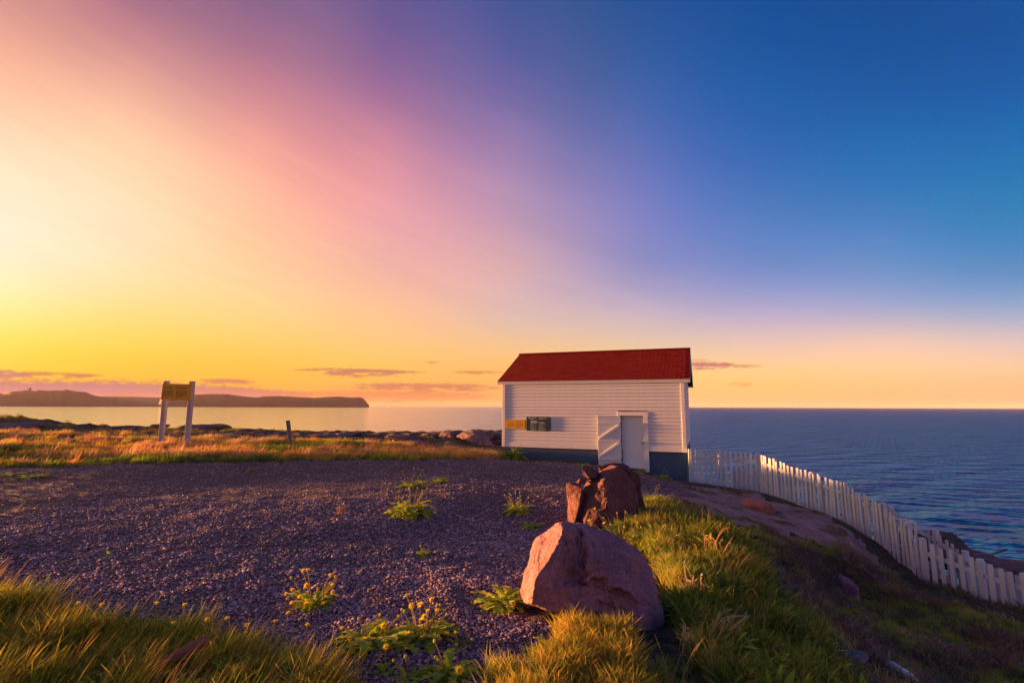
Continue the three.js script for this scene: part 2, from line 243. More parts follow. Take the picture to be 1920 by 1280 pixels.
// ------------------------------------------------------------------ the sea, to the horizon
{
  const N = 2048, H = new Float32Array(N * N), r = rngOf(77), waves = [];
  // a wind sea: many short crests, all periodic in the tile of 240 m
  for (let i = 0; i < 52; i++) { const L = 240 / (11 * Math.pow(1.066, i) * (0.8 + 0.4 * r())), th = (80 + (r() - 0.5) * 130) * D2R, k = 240 / L; waves.push([Math.round(Math.cos(th) * k), Math.round(Math.sin(th) * k), r() * 6.28, Math.pow(L, 1.0) * 0.0125 * sstep(34, 10, L)]); }
  const tb = 4096, st = Float32Array.from({ length: tb }, (_, i) => Math.sin(i / tb * 2 * Math.PI));
  const patch = new Float32Array(256 * 256); for (let y = 0; y < 256; y++) for (let x = 0; x < 256; x++) patch[y * 256 + x] = clamp(0.75 + tile(x / 256, y / 256, 7, 4) * 0.9, 0.25, 1.6);
  for (const [kx, ky, ph, am] of waves) for (let y = 0; y < N; y++) { const o = ky * y * tb / N + ph / 6.2832 * tb + tb * 4096; for (let x = 0; x < N; x++) { const s = st[(o + kx * x * tb / N) & (tb - 1)]; H[y * N + x] += am * (s + 0.35 * s * s); } }
  const d = new Uint8Array(N * N * 4), cell = 240 / N;
  for (let y = 0; y < N; y++) for (let x = 0; x < N; x++) {
    const p = patch[(y >> 3) * 256 + (x >> 3)], sx = (H[y * N + (x + 1) % N] - H[y * N + (x + N - 1) % N]) / (2 * cell) * p, sy = (H[((y + 1) % N) * N + x] - H[((y + N - 1) % N) * N + x]) / (2 * cell) * p;
    const l = 1 / Math.hypot(sx, sy, 1), o = (y * N + x) * 4; d[o] = (0.5 - 0.5 * sx * l) * 255; d[o + 1] = (0.5 - 0.5 * sy * l) * 255; d[o + 2] = (0.5 + 0.5 * l) * 255; d[o + 3] = 255;
  }
  const nm = new THREE.DataTexture(d, N, N); nm.wrapS = nm.wrapT = THREE.RepeatWrapping; nm.magFilter = THREE.LinearFilter; nm.needsUpdate = true;
  // the bay at the left lies sheltered and smooth, the open sea at the right is ruffled by the wind
  const P = [], U = [], I = [], nr = 60, nt = 720, g = new THREE.BufferGeometry(), mats = []; P.push(0, SEA, 0); U.push(0, 0);
  for (let i = 0; i < nr; i++) for (let t = 0; t < nt; t++) { const q = 20 * Math.pow(2000, i / (nr - 1)), a = t / nt * 2 * Math.PI; P.push(Math.sin(a) * q, SEA, -Math.cos(a) * q); U.push(Math.sin(a) * q / 240, Math.cos(a) * q / 240); }
  const wind = (az) => { if (az > 180) az -= 360; return sstep(-24, 24, az) * sstep(179, 150, az); }, STEPS = 90;
  for (let k = 0; k <= STEPS; k++) { const w = k / STEPS; mats.push(new THREE.MeshPhysicalMaterial({ color: rgb(0.004, 0.155, 0.42), roughness: lerp(0.04, 0.40, w), ior: lerp(1.5, 1.2, w), clearcoat: lerp(0.8, 0, w), clearcoatRoughness: 0.24, specularIntensity: lerp(1, 0.7, w), normalMap: nm, normalScale: new THREE.Vector2(1, 1).multiplyScalar(lerp(0.08, 2.5, w)) })); }
  let last = -1, from = 0;
  for (let t = 0; t < nt; t++) {
    const k = Math.round(wind((t + 0.5) / nt * 360) * STEPS); if (k !== last) { if (last >= 0) g.addGroup(from, I.length - from, last); from = I.length; last = k; }
    I.push(0, 1 + (t + 1) % nt, 1 + t); for (let i = 0; i < nr - 1; i++) { const a = 1 + i * nt + t, b = 1 + i * nt + (t + 1) % nt; I.push(a, b, a + nt, b, b + nt, a + nt); }
  }
  g.addGroup(from, I.length - from, last);
  g.setAttribute('position', new THREE.Float32BufferAttribute(P, 3)); g.setAttribute('uv', new THREE.Float32BufferAttribute(U, 2)); g.setIndex(I); g.computeVertexNormals();
  tag(mesh('sea', g, mats), 'rippled open sea reaching to the horizon', 'sea', null, 'structure');
}

// ------------------------------------------------------------------ the far coast across the bay
function coast(outline, d, deep, label, seed) {
  const NX = 220, NZ = 36, P = [], I = [], x0 = outline[0][0], x1 = outline[outline.length - 1][0];
  const top = (px) => { for (let i = 1; i < outline.length; i++) if (px <= outline[i][0]) { const [a, p] = outline[i - 1], [b, q] = outline[i], t = (px - a) / (b - a || 1); return lerp(p, q, t); } return outline[outline.length - 1][1]; };
  for (let i = 0; i <= NX; i++) for (let j = 0; j <= NZ; j++) {
    const px = lerp(x0, x1, i / NX), v = j / NZ, crest = atDepth(px, top(px), d + 0.45 * deep), hgt = Math.max(crest.y - SEA, 0), s = crest.x / (d + 0.45 * deep);
    const z = d + deep * v, prof = v < 0.45 ? Math.pow(Math.sin(v / 0.45 * Math.PI / 2), 0.8) : Math.cos((v - 0.45) / 0.55 * Math.PI / 2);
    const gully = fbm2(s * 24 + seed, v * 2.4, 4) * 0.24 * Math.sin(Math.min(v / 0.45, 1) * Math.PI);
    P.push(s * z, SEA - 6 + (hgt + 6) * clamp(prof * (1 + gully), 0, 1.0) , -z);
  }
  for (let i = 0; i < NX; i++) for (let j = 0; j < NZ; j++) { const a = i * (NZ + 1) + j, b = a + NZ + 1; I.push(a, b, a + 1, b, b + 1, a + 1); }
  const g = new THREE.BufferGeometry(); g.setAttribute('position', new THREE.Float32BufferAttribute(P, 3)); g.setIndex(I); g.computeVertexNormals();
  const uv = []; for (let i = 0; i < P.length; i += 3) uv.push(P[i] / 260, P[i + 1] / 90); g.setAttribute('uv', new THREE.Float32BufferAttribute(uv, 2));
  return tag(mesh('hills', g, std([0.045, 0.03, 0.034], { map: rockTex, side: THREE.DoubleSide })), label, 'hills', null, 'structure');
}
coast([[-420, 752], [-300, 741], [-180, 733], [-80, 737], [0, 737], [12, 735], [33, 732], [60, 731], [82, 732], [107, 732], [122, 730.5], [140, 733], [160, 735], [175, 741], [195, 744.5], [215, 746.5], [245, 750], [280, 755], [310, 760]], 7000, 1500, 'dusky hills across the bay at the left, with a knob on the crest', 3);
coast([[150, 745], [195, 743], [225, 743], [262, 744], [300, 745], [330, 748], [370, 753]], 10500, 1600, 'paler low hills far back in the gap of the coast', 8);
coast([[296, 759.5], [299, 750], [303, 744], [308, 741], [322, 739.5], [370, 739.5], [410, 738], [430, 739], [450, 742], [480, 745], [497, 742.5], [522, 742], [555, 744], [587, 745.5], [605, 744.5], [637, 743], [660, 745], [674, 744], [681, 746.5], [686, 752], [692, 759.6]], 8000, 1300, 'long dusky headland across the bay ending in a steep cliff', 21);
{
  const p = atDepth(55, 731.5, 7675), t = thing('signal_tower', 'tiny square stone tower on the crest of the far left hills', 'tower', p);
  const m = std([0.13, 0.1, 0.09]); mesh('tower_body', new RoundedBoxGeometry(22, 34, 22, 1, 1), m, t).position.y = 15; mesh('turret', new THREE.CylinderGeometry(5, 6, 18, 8), m, t).position.set(6, 38, 0); mesh('parapet', new THREE.BoxGeometry(25, 4, 25), m, t).position.y = 33;
}

// ------------------------------------------------------------------ shared paints
const paintTex = texture(512, (u, v) => { const n = tile(u, v, 4, 5), f = tile(u, v, 90, 2), s = tile(u * 0.999, v, 26, 3); const k = 0.95 + n * 0.03 + f * 0.03 - sstep(0.4, 0.6, s) * 0.05; return [k, k * 0.995, k * 0.985]; }, true);
const woodTex = texture(512, (u, v) => { const g = tile(u, v * 0.0 + 0.2, 40, 3) * 0.5 + tile(u, v, 10, 3) * 0.3, k = 0.78 + g * 0.3; return [k, k * 0.97, k * 0.94]; }, true);
const M = {
  lapShade: std([0.16, 0.14, 0.14]),  // dark wall backing: its tone stands in for lap shade between clapboards
  white: std([0.80, 0.79, 0.77], { map: paintTex, roughness: 0.6 }), trim: std([0.82, 0.815, 0.83], { map: paintTex, roughness: 0.5 }),
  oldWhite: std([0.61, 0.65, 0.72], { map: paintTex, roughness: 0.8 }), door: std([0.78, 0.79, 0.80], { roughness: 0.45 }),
  slate: std([0.055, 0.11, 0.20], { map: paintTex, roughness: 0.8, bumpMap: soilBump, bumpScale: 0.004 }),
  post: std([0.76, 0.68, 0.72], { map: woodTex, roughness: 0.9 }), metal: std([0.45, 0.36, 0.25], { metalness: 0.9, roughness: 0.35 }), iron: std([0.03, 0.03, 0.035], { roughness: 0.6, metalness: 0.5 }),
};
// uv of a box in metres, so that paint and grain keep their size
function box(w, h, d, x = 0, y = 0, z = 0, bev = 0) {
  const g = bev ? new RoundedBoxGeometry(w, h, d, 1, bev) : new THREE.BoxGeometry(w, h, d);
  const p = g.attributes.position, n = g.attributes.normal, uv = g.attributes.uv;
  for (let i = 0; i < p.count; i++) { const X = p.getX(i) + x * 1.3, Y = p.getY(i) + y * 1.7, Z = p.getZ(i) + z; if (Math.abs(n.getY(i)) > 0.7) uv.setXY(i, X, Z); else if (Math.abs(n.getX(i)) > 0.7) uv.setXY(i, Z, Y); else uv.setXY(i, X, Y); }
  return g.translate(x, y, z);
}
// ------------------------------------------------------------------ the house
const HY = 0.359, house = thing('storage_house', 'white clapboard storage house with red shingled roof on a dark blue foundation', 'house', [-0.374, 0.0105, -20.843]);
house.rotation.y = -HY; house.updateMatrixWorld(true);
{
  const W = 7, H = 2.64, D = 5.2, RISE = 1.31, add = (n, g, m, p = house) => mesh(n, g, m, p);
  // foundation, with a step down under the door
  add('foundation', merge([box(4.62, 1.8, 0.14, 2.43, -0.885, -0.125), box(1.42, 1.8, 0.14, 6.275, -0.885, -0.125), box(0.86, 1.1, 0.08, 5.14, -1.14, -0.16), box(6.9, 1.8, D - 0.26, 3.52, -0.89, -D / 2 - 0.09)]), M.slate);
  // boarded walls behind the clapboards, open at the door; dark to draw lap shade
  const gable = new THREE.Shape([[0, 0], [D - 0.1, 0], [D - 0.1, H - 0.05], [(D - 0.1) / 2, H + RISE - 0.12], [0, H - 0.05]].map((p) => new THREE.Vector2(...p)));
  const ext = () => new THREE.ExtrudeGeometry(gable, { depth: 0.1, bevelEnabled: false }).rotateY(Math.PI / 2);
  add('wall', merge([box(4.69, H - 0.02, 0.16, 2.375, H / 2, -0.08 - 0.012), box(1.42, H - 0.02, 0.16, 6.26, H / 2, -0.08 - 0.012), box(0.83, H - 1.28, 0.16, 5.135, (H + 1.26) / 2, -0.092), box(W - 0.1, H - 0.02, 0.1, W / 2, H / 2, -D + 0.07)]), M.lapShade);
  for (const [x] of [[0.03], [W - 0.13]]) add('gable_wall', ext().translate(x, 0, -0.02), M.lapShade);
  // clapboards: wedge-shaped boards, set with gaps; the dark backing there paints in lap shade
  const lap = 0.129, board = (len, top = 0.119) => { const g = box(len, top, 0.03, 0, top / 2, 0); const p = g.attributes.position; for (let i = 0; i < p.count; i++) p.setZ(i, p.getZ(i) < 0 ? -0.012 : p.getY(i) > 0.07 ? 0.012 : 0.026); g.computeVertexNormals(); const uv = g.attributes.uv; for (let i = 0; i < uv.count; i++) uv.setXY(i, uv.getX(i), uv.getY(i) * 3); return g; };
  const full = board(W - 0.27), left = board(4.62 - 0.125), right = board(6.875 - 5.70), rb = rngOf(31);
  const whites = [0, 1, 2, 3].map((i) => std([0.78 - 0.012 * i, 0.775 - 0.012 * i, 0.80 - 0.008 * i], { map: paintTex, roughness: 0.6 }));
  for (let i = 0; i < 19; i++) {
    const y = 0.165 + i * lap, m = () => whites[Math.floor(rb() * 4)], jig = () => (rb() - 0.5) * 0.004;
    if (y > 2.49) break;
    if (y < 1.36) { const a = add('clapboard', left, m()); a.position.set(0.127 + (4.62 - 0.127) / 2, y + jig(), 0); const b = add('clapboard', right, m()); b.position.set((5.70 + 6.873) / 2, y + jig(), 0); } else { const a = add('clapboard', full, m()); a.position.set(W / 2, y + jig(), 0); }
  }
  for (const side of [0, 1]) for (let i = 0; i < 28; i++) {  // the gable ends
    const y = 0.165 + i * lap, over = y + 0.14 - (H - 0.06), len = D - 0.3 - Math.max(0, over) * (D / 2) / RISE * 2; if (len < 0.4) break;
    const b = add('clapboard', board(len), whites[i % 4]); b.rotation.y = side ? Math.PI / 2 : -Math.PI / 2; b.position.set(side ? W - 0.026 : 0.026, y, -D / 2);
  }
  for (const x of [0.063, W - 0.063]) { add('corner_board', merge([box(0.126, H - 0.1, 0.044, x, H / 2 - 0.05, 0.018, 0.004), box(0.03, H - 0.1, 0.12, x < 1 ? 0.006 : W - 0.006, H / 2 - 0.05, -0.066)]), M.trim); }
  add('skirt_board', merge([box(4.49, 0.165, 0.03, 2.375, 0.083, 0.014, 0.004), box(1.17, 0.165, 0.03, 6.286, 0.083, 0.014, 0.004)]), M.trim);
  add('frieze_board', box(W - 0.26, 0.1, 0.028, W / 2, H - 0.085, 0.01, 0.003), M.trim);
  // door: frame, slab set back in the opening, sill, knob
  const fr = add('door_frame', merge([box(0.165, 2.15, 0.20, 5.618, 0.335, -0.065, 0.004), box(1.1, 0.145, 0.20, 5.15, 1.338, -0.0652, 0.004), box(0.1, 1.83, 0.2, 4.665, 0.345, -0.0655, 0.004)]), M.trim);
  const dr = add('door', box(0.83, 1.85, 0.045, 5.125, 0.342, -0.185), M.door);
  add('door_sill', box(0.83, 0.05, 0.22, 5.125, -0.605, -0.075, 0.006), M.trim);
  const knob = add('door_knob', merge([new THREE.SphereGeometry(0.032, 14, 10).translate(5.475, 0.27, -0.095), new THREE.CylinderGeometry(0.014, 0.014, 0.06, 10).rotateX(Math.PI / 2).translate(5.475, 0.27, -0.135), new THREE.CylinderGeometry(0.034, 0.034, 0.008, 16).rotateX(Math.PI / 2).translate(5.475, 0.27, -0.159)]), M.metal, dr);
  // the plank outer door, folded open against the wall
  const sh = new THREE.Group(); sh.name = 'plank_door'; sh.position.set(4.725, 0, 0.062); sh.rotation.y = 0.03; house.add(sh); sh.userData.label = 'white plank outer door with diagonal braces, folded open against the wall';
  for (let i = 0; i < 6; i++) add('plank', box(0.138, 1.86, 0.026, -0.072 - i * 0.142, 0.332, 0, 0.004), whites[(i * 3) % 4], sh);
  for (const y of [0.985, 0.34, -0.32]) add('ledge', box(0.845, 0.085, 0.03, -0.43, y, 0.0285, 0.004), M.trim, sh);
  for (const [y0, y1] of [[0.385, 0.935], [-0.275, 0.295]]) { const L = Math.hypot(0.80, y1 - y0), b = add('brace', box(L - 0.05, 0.08, 0.029, 0, 0, 0, 0.004), M.trim, sh); b.position.set(-0.43, (y0 + y1) / 2, 0.028); b.rotation.z = Math.atan2(y1 - y0, 0.80); }
  for (const y of [0.985, 0.34, -0.32]) add('hinge', box(0.05, 0.05, 0.03, 0.0, y, 0.03), M.iron, sh);
  // roof
  const slope = Math.atan2(RISE, D / 2), eave = 0.09, L = D / 2 / Math.cos(slope) + eave / Math.cos(slope), over = 0.2, ry = H + RISE;
  const red = [[0.20, 0.007, 0.006], [0.185, 0.006, 0.005], [0.22, 0.010, 0.007]].map((c) => new THREE.MeshPhysicalMaterial({ color: rgb(...c), roughness: 1, specularIntensity: 0.25, bumpMap: soilBump, bumpScale: 0.006 }));
  const roof = new THREE.Group(); roof.name = 'roof'; house.add(roof);
  for (const s of [0, 1]) {
    const half = new THREE.Group(); half.name = 'roof_slope'; half.position.set(W / 2, ry, -D / 2); half.rotation.set(0, s ? Math.PI : 0, 0); roof.add(half);
    const tilt = (g) => g.rotateX(slope);
    add('roof_deck', tilt(box(W + 2 * over, 0.05, L, 0, -0.03, L / 2)), red[1], half);
    const courses = [[], [], []], r2 = rngOf(90 + s);
    for (let c = 0; c < 21; c++) for (let k = 0, n = 24; k < n; k++) {                       // shingles in lapped courses
      const w = (W + 2 * over) / n, x = -W / 2 - over + (k + 0.5 + (c % 2 ? 0.5 : 0)) * w; if (x > W / 2 + over - w * 0.3) continue;
      const dz = L / 21; courses[Math.floor(r2() * 3)].push(new THREE.BoxGeometry(w - 0.016, 0.010, dz * 1.18).rotateX(-0.05).translate(clamp(x, -W / 2 - over + w / 2, W / 2 + over - w / 2) + (r2() - 0.5) * 0.006, 0.008 + r2() * 0.003, (c + 0.55) * dz + (r2() - 0.5) * 0.012));
    }
    courses.forEach((list, i) => { const m = add('shingles', tilt(merge(list)), red[i], half); m.userData.kind = 'stuff'; });
    const zE = Math.cos(slope) * L, yE = -Math.sin(slope) * L;
    add('eave_board', merge([box(W + 2 * over, 0.10, 0.025, 0, yE - 0.075, zE - 0.016, 0.004), box(W + 2 * over, 0.035, 0.05, 0, yE - 0.036, zE + 0.008, 0.006), box(W + 2 * over, 0.02, 0.11, 0, yE - 0.12, zE - 0.07)]), M.trim, half);
    for (const x of [-1, 1]) add('rake_board', tilt(box(0.028, 0.15, L - 0.02, x * (W / 2 + over - 0.012), -0.115, L / 2 - 0.01)), M.trim, half);
  }
  add('ridge_cap', merge([-1, 1].map((s) => box(W + 2 * over, 0.012, 0.16, 0, 0, 0).rotateX(s * slope).translate(W / 2, ry + 0.008, -D / 2 + s * 0.075))), red[0], roof);
}
// ------------------------------------------------------------------ sign boards
function print(w, h, draw) { const c = document.createElement('canvas'); c.width = w; c.height = h; const g = c.getContext('2d'); draw(g, w, h); const t = new THREE.CanvasTexture(c); t.colorSpace = THREE.SRGBColorSpace; return t; }
function smallText(g, x, y, w, lines, h, seed) { const r = rngOf(seed); for (let i = 0; i < lines; i++) { let a = x; const e = x + w * (i === lines - 1 ? 0.55 : 0.8 + r() * 0.2); while (a < e) { const l = h * (1 + r() * 3); g.fillRect(a, y + i * h * 1.75, Math.min(l, e - a), h * 0.8); a += l + h * 0.7; } } }
const warning = (g, w, h) => {
  g.fillStyle = '#d99a1c'; g.fillRect(0, 0, w, h); const r = rngOf(4); for (let i = 0; i < 500; i++) { g.fillStyle = `rgba(${120 + r() * 60},${80 + r() * 40},10,0.10)`; g.fillRect(r() * w, r() * h, 2 + r() * 14, 1 + r() * 4); }
  g.fillStyle = '#2a1c08'; g.font = `bold ${h * 0.15}px sans-serif`; g.fillText('Warning!', w * 0.05, h * 0.30); g.fillText('Attention!', w * 0.50, h * 0.30);
  g.fillStyle = '#4a3410'; smallText(g, w * 0.05, h * 0.45, w * 0.40, 5, h * 0.05, 1); smallText(g, w * 0.50, h * 0.45, w * 0.44, 5, h * 0.05, 2);
};
const yellowPrint = std(0xffffff, { map: print(512, 240, warning), roughness: 0.55 }), yellowBack = std([0.55, 0.33, 0.02], { roughness: 0.6 });
const onWall = (s, t, out) => house.localToWorld(new THREE.Vector3(s, t, out));
{
  const t = thing('warning_sign', 'yellow warning sign on the house wall, left of the dark blue sign', 'sign', onWall(0.585, 0.885, 0.027)); t.rotation.y = -HY;
  const s = new THREE.Shape(), w = 0.43, h = 0.175, c = 0.03; s.moveTo(-w + c, -h); s.lineTo(w - c, -h); s.absarc(w, -h, c, Math.PI, Math.PI / 2, true); s.lineTo(w, h - c); s.absarc(w, h, c, -Math.PI / 2, -Math.PI, true); s.lineTo(-w + c, h); s.absarc(-w, h, c, 0, -Math.PI / 2, true); s.lineTo(-w, -h + c); s.absarc(-w, -h, c, Math.PI / 2, 0, true);
  mesh('sign_board', new THREE.ExtrudeGeometry(s, { depth: 0.018, bevelEnabled: false }), yellowBack, t);
  mesh('sign_print', new THREE.PlaneGeometry(0.79, 0.335).translate(0, 0, 0.021), yellowPrint, t);
  const n = thing('information_sign', 'dark blue information sign with white lettering on the house wall', 'sign', onWall(1.525, 0.92, 0.027)); n.rotation.y = -HY;
  mesh('sign_board', box(0.985, 0.55, 0.024, 0, 0, 0.012, 0.004), std([0.012, 0.035, 0.05], { roughness: 0.5 }), n);
  mesh('sign_print', new THREE.PlaneGeometry(0.97, 0.535).translate(0, 0, 0.027), std(0xffffff, { roughness: 0.5, map: print(768, 424, (g, W, Hh) => {
    g.fillStyle = '#0c2b38'; g.fillRect(0, 0, W, Hh); g.fillStyle = '#e8edee'; g.fillRect(W * 0.09, Hh * 0.06, W * 0.06, Hh * 0.05);
    g.fillStyle = '#b9c6ca'; smallText(g, W * 0.17, Hh * 0.05, W * 0.28, 3, Hh * 0.032, 5); smallText(g, W * 0.52, Hh * 0.05, W * 0.34, 3, Hh * 0.032, 6);
    g.fillStyle = '#f4f4f2'; g.font = `bold ${Hh * 0.105}px sans-serif`; g.fillText('Cape Spear', W * 0.17, Hh * 0.345, W * 0.29); g.fillText('Lighthouse –', W * 0.17, Hh * 0.445, W * 0.32); g.fillText('Le phare', W * 0.52, Hh * 0.445, W * 0.24);
    g.fillStyle = '#a9b8bd'; for (const [y, k] of [[0.53, 2], [0.69, 2], [0.84, 3]]) { smallText(g, W * 0.17, Hh * y, W * 0.27, k, Hh * 0.036, 9 + k + y * 10); smallText(g, W * 0.52, Hh * y, W * 0.32, k, Hh * 0.036, 20 + k + y * 10); }
  }) }), n);
}
{
  // the board on two posts, standing in the grass; its posts lean a little
  const a = onGround(301, 833), b = at2(349.5, 837, a.z + 0.12);
  function at2(px, py, z) { const p = atDepth(px, py, -z); p.y = groundH(p.x, p.z); return p; }
  const t = thing('warning_board', 'yellow warning board on two weathered white posts standing in the grass', 'sign', a), d = b.clone().sub(a), yaw = Math.atan2(-d.z, d.x);
  const lean = -0.010, hgt = 2.36;
  const L = Math.hypot(d.x, d.z); t.rotation.y = yaw;
  for (const [x, y, h] of [[0, 0, hgt], [L, d.y, hgt - d.y - 0.02]]) { const p = mesh('post', merge([box(0.155, h + 0.4, 0.14, 0, (h - 0.4) / 2, 0, 0.012), box(0.165, 0.03, 0.15, 0, h + 0.005, 0, 0.008)]), M.post, t); p.position.set(x, y, 0); p.rotation.z = -lean; p.rotation.x = -0.02; }
  const bd = mesh('sign_board', box(1.20, 0.60, 0.03, 0, 0, 0, 0.006), yellowBack, t); bd.position.set(L / 2 + 0.0, 1.96, 0.10); bd.rotation.set(-0.02, 0, -0.02);
  const pr = mesh('sign_print', new THREE.PlaneGeometry(1.185, 0.585), yellowPrint, bd); pr.position.z = 0.018;
  for (const [x, y] of [[-0.52, 0.24], [0.52, 0.24], [-0.52, -0.24], [0.52, -0.24]]) mesh('bolt', new THREE.CylinderGeometry(0.014, 0.014, 0.012, 8).rotateX(Math.PI / 2).translate(x, y, 0.022), M.iron, bd);
}
{
  const p = onGround(546, 839), t = thing('leaning_post', 'weathered wooden post leaning to the left in the grass', 'post', p);
  const q = mesh('post_shaft', merge([box(0.12, 1.25, 0.11, 0, 0.37, 0, 0.012), box(0.125, 0.02, 0.115, 0, 0.995, 0, 0.008)]), std([0.33, 0.27, 0.27], { map: woodTex }), t); q.rotation.z = 0.19;
}
// ------------------------------------------------------------------ picket fences
function fence(name, label, pts, height, pitch, bases, seed, extra = {}) {
  const t = thing(name, label, 'fence', [pts[0][0], 0, pts[0][1]]), r = rngOf(seed), O = new THREE.Vector3(pts[0][0], 0, pts[0][1]);
  const pk = [0, 1, 2].map((i) => { const g = box(0.080 + 0.006 * i, 1, 0.02, 0, 0.5, 0, 0.004); const p = g.attributes.position; for (let k = 0; k < p.count; k++) if (p.getY(k) > 0.9) p.setX(k, p.getX(k) * 0.9); return g; });
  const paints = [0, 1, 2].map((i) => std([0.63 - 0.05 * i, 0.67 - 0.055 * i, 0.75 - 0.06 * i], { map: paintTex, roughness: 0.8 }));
  let len = 0; const seg = pts.slice(1).map((p, i) => { const l = Math.hypot(p[0] - pts[i][0], p[1] - pts[i][1]); const s = [len, l, i]; len += l; return s; });
  const along = (s) => { const [a, l, i] = seg.find(([a, l]) => s <= a + l + 1e-6) ?? seg[seg.length - 1], u = (s - a) / l, p = pts[i], q = pts[i + 1], k = bases[i], m = bases[i + 1]; return { x: lerp(p[0], q[0], u), z: lerp(p[1], q[1], u), base: lerp(k, m, u), h: lerp(height[i], height[i + 1], u), yaw: Math.atan2(-(q[1] - p[1]), q[0] - p[0]) }; };
  for (let s = 0.05; s < len; s += pitch) {
    const a = along(s + (r() - 0.5) * 0.02), h = a.h * (1 + (r() - 0.5) * 0.035), k = Math.floor(r() * 3);
    if (r() < (extra.missing ?? 0)) continue;
    const p = mesh('picket', pk[k], paints[Math.floor(r() * 3)], t); p.scale.y = h; p.position.set(a.x - O.x, a.base + (r() - 0.5) * 0.03, a.z - O.z); p.rotation.set((r() - 0.5) * 0.05, a.yaw, (r() - 0.5) * 0.03 + (extra.lean ?? 0), 'YXZ');
  }
  const posts = [0]; for (const [a, l] of seg) { const n = Math.max(1, Math.round(l / (extra.span ?? 2.3))); for (let k = 1; k <= n; k++) posts.push(a + l * k / n); }
  posts.forEach((s, i) => {
    const a = along(Math.min(s, len)), out = -0.07, px = a.x - O.x + Math.sin(a.yaw) * out, pz = a.z - O.z + Math.cos(a.yaw) * out;
    const p = mesh('post', box(0.10, a.h + 0.55, 0.10, 0, (a.h - 0.5) / 2, 0, 0.008), M.oldWhite, t); p.position.set(px, a.base, pz); p.rotation.y = a.yaw;
    if (!i) return; const b = along(posts[i - 1]);
    for (const f of [0.16, 0.80]) {
      const A = new THREE.Vector3(b.x, b.base + b.h * f, b.z), B = new THREE.Vector3(a.x, a.base + a.h * f, a.z), d = B.clone().sub(A), q = mesh('rail', box(d.length(), 0.085, 0.038, 0, 0, 0, 0.004), M.oldWhite, t);
      q.position.copy(A).add(B).multiplyScalar(0.5).sub(O).add(new THREE.Vector3(Math.sin(a.yaw) * -0.032, 0, Math.cos(a.yaw) * -0.032)); q.rotation.set(0, Math.atan2(-d.z, d.x), Math.asin(d.y / d.length()), 'YXZ');
    }
  });
  return t;
}
// tops of the pickets as surveyed: place in the photograph and distance
const fpts = [[1294, 843, 18.2], [1350, 845, 18.0], [1422, 850, 17.7], [1449, 861, 16.7], [1519, 886, 15.3], [1580, 906, 14.0], [1651, 944, 12.5], [1697, 980, 11.7], [1723, 1010, 11.3], [1835, 1051, 10.4], [1917, 1078, 9.8], [2040, 1118, 9.0]].map((a) => atDepth(...a));
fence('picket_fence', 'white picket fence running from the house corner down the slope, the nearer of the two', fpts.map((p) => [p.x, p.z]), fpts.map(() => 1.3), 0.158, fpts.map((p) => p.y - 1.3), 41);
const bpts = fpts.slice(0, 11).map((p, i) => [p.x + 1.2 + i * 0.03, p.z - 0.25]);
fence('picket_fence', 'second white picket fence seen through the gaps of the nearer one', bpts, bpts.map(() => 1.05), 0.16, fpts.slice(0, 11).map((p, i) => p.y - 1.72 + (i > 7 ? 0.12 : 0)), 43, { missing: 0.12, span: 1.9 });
{
  const a = atDepth(1680, 972, 12.3), b = atDepth(1703, 976, 12.2), c = atDepth(1716, 984, 12.2), e = atDepth(1717, 1010, 12.2), f = atDepth(1718, 1090, 12.2), t = thing('handrail', 'bent white pipe handrail rising just above the pickets', 'handrail', f);
  const g = new THREE.TubeGeometry(new THREE.CatmullRomCurve3([a, b, c, e, f].map((p) => p.sub(f))), 60, 0.026, 8);
  mesh('rail_pipe', g, M.trim, t);
}
// ------------------------------------------------------------------ rocks
const rockMat = std([0.37, 0.185, 0.235], { map: rockTex, bumpMap: rockBump, bumpScale: 0.022, roughness: 0.9 });
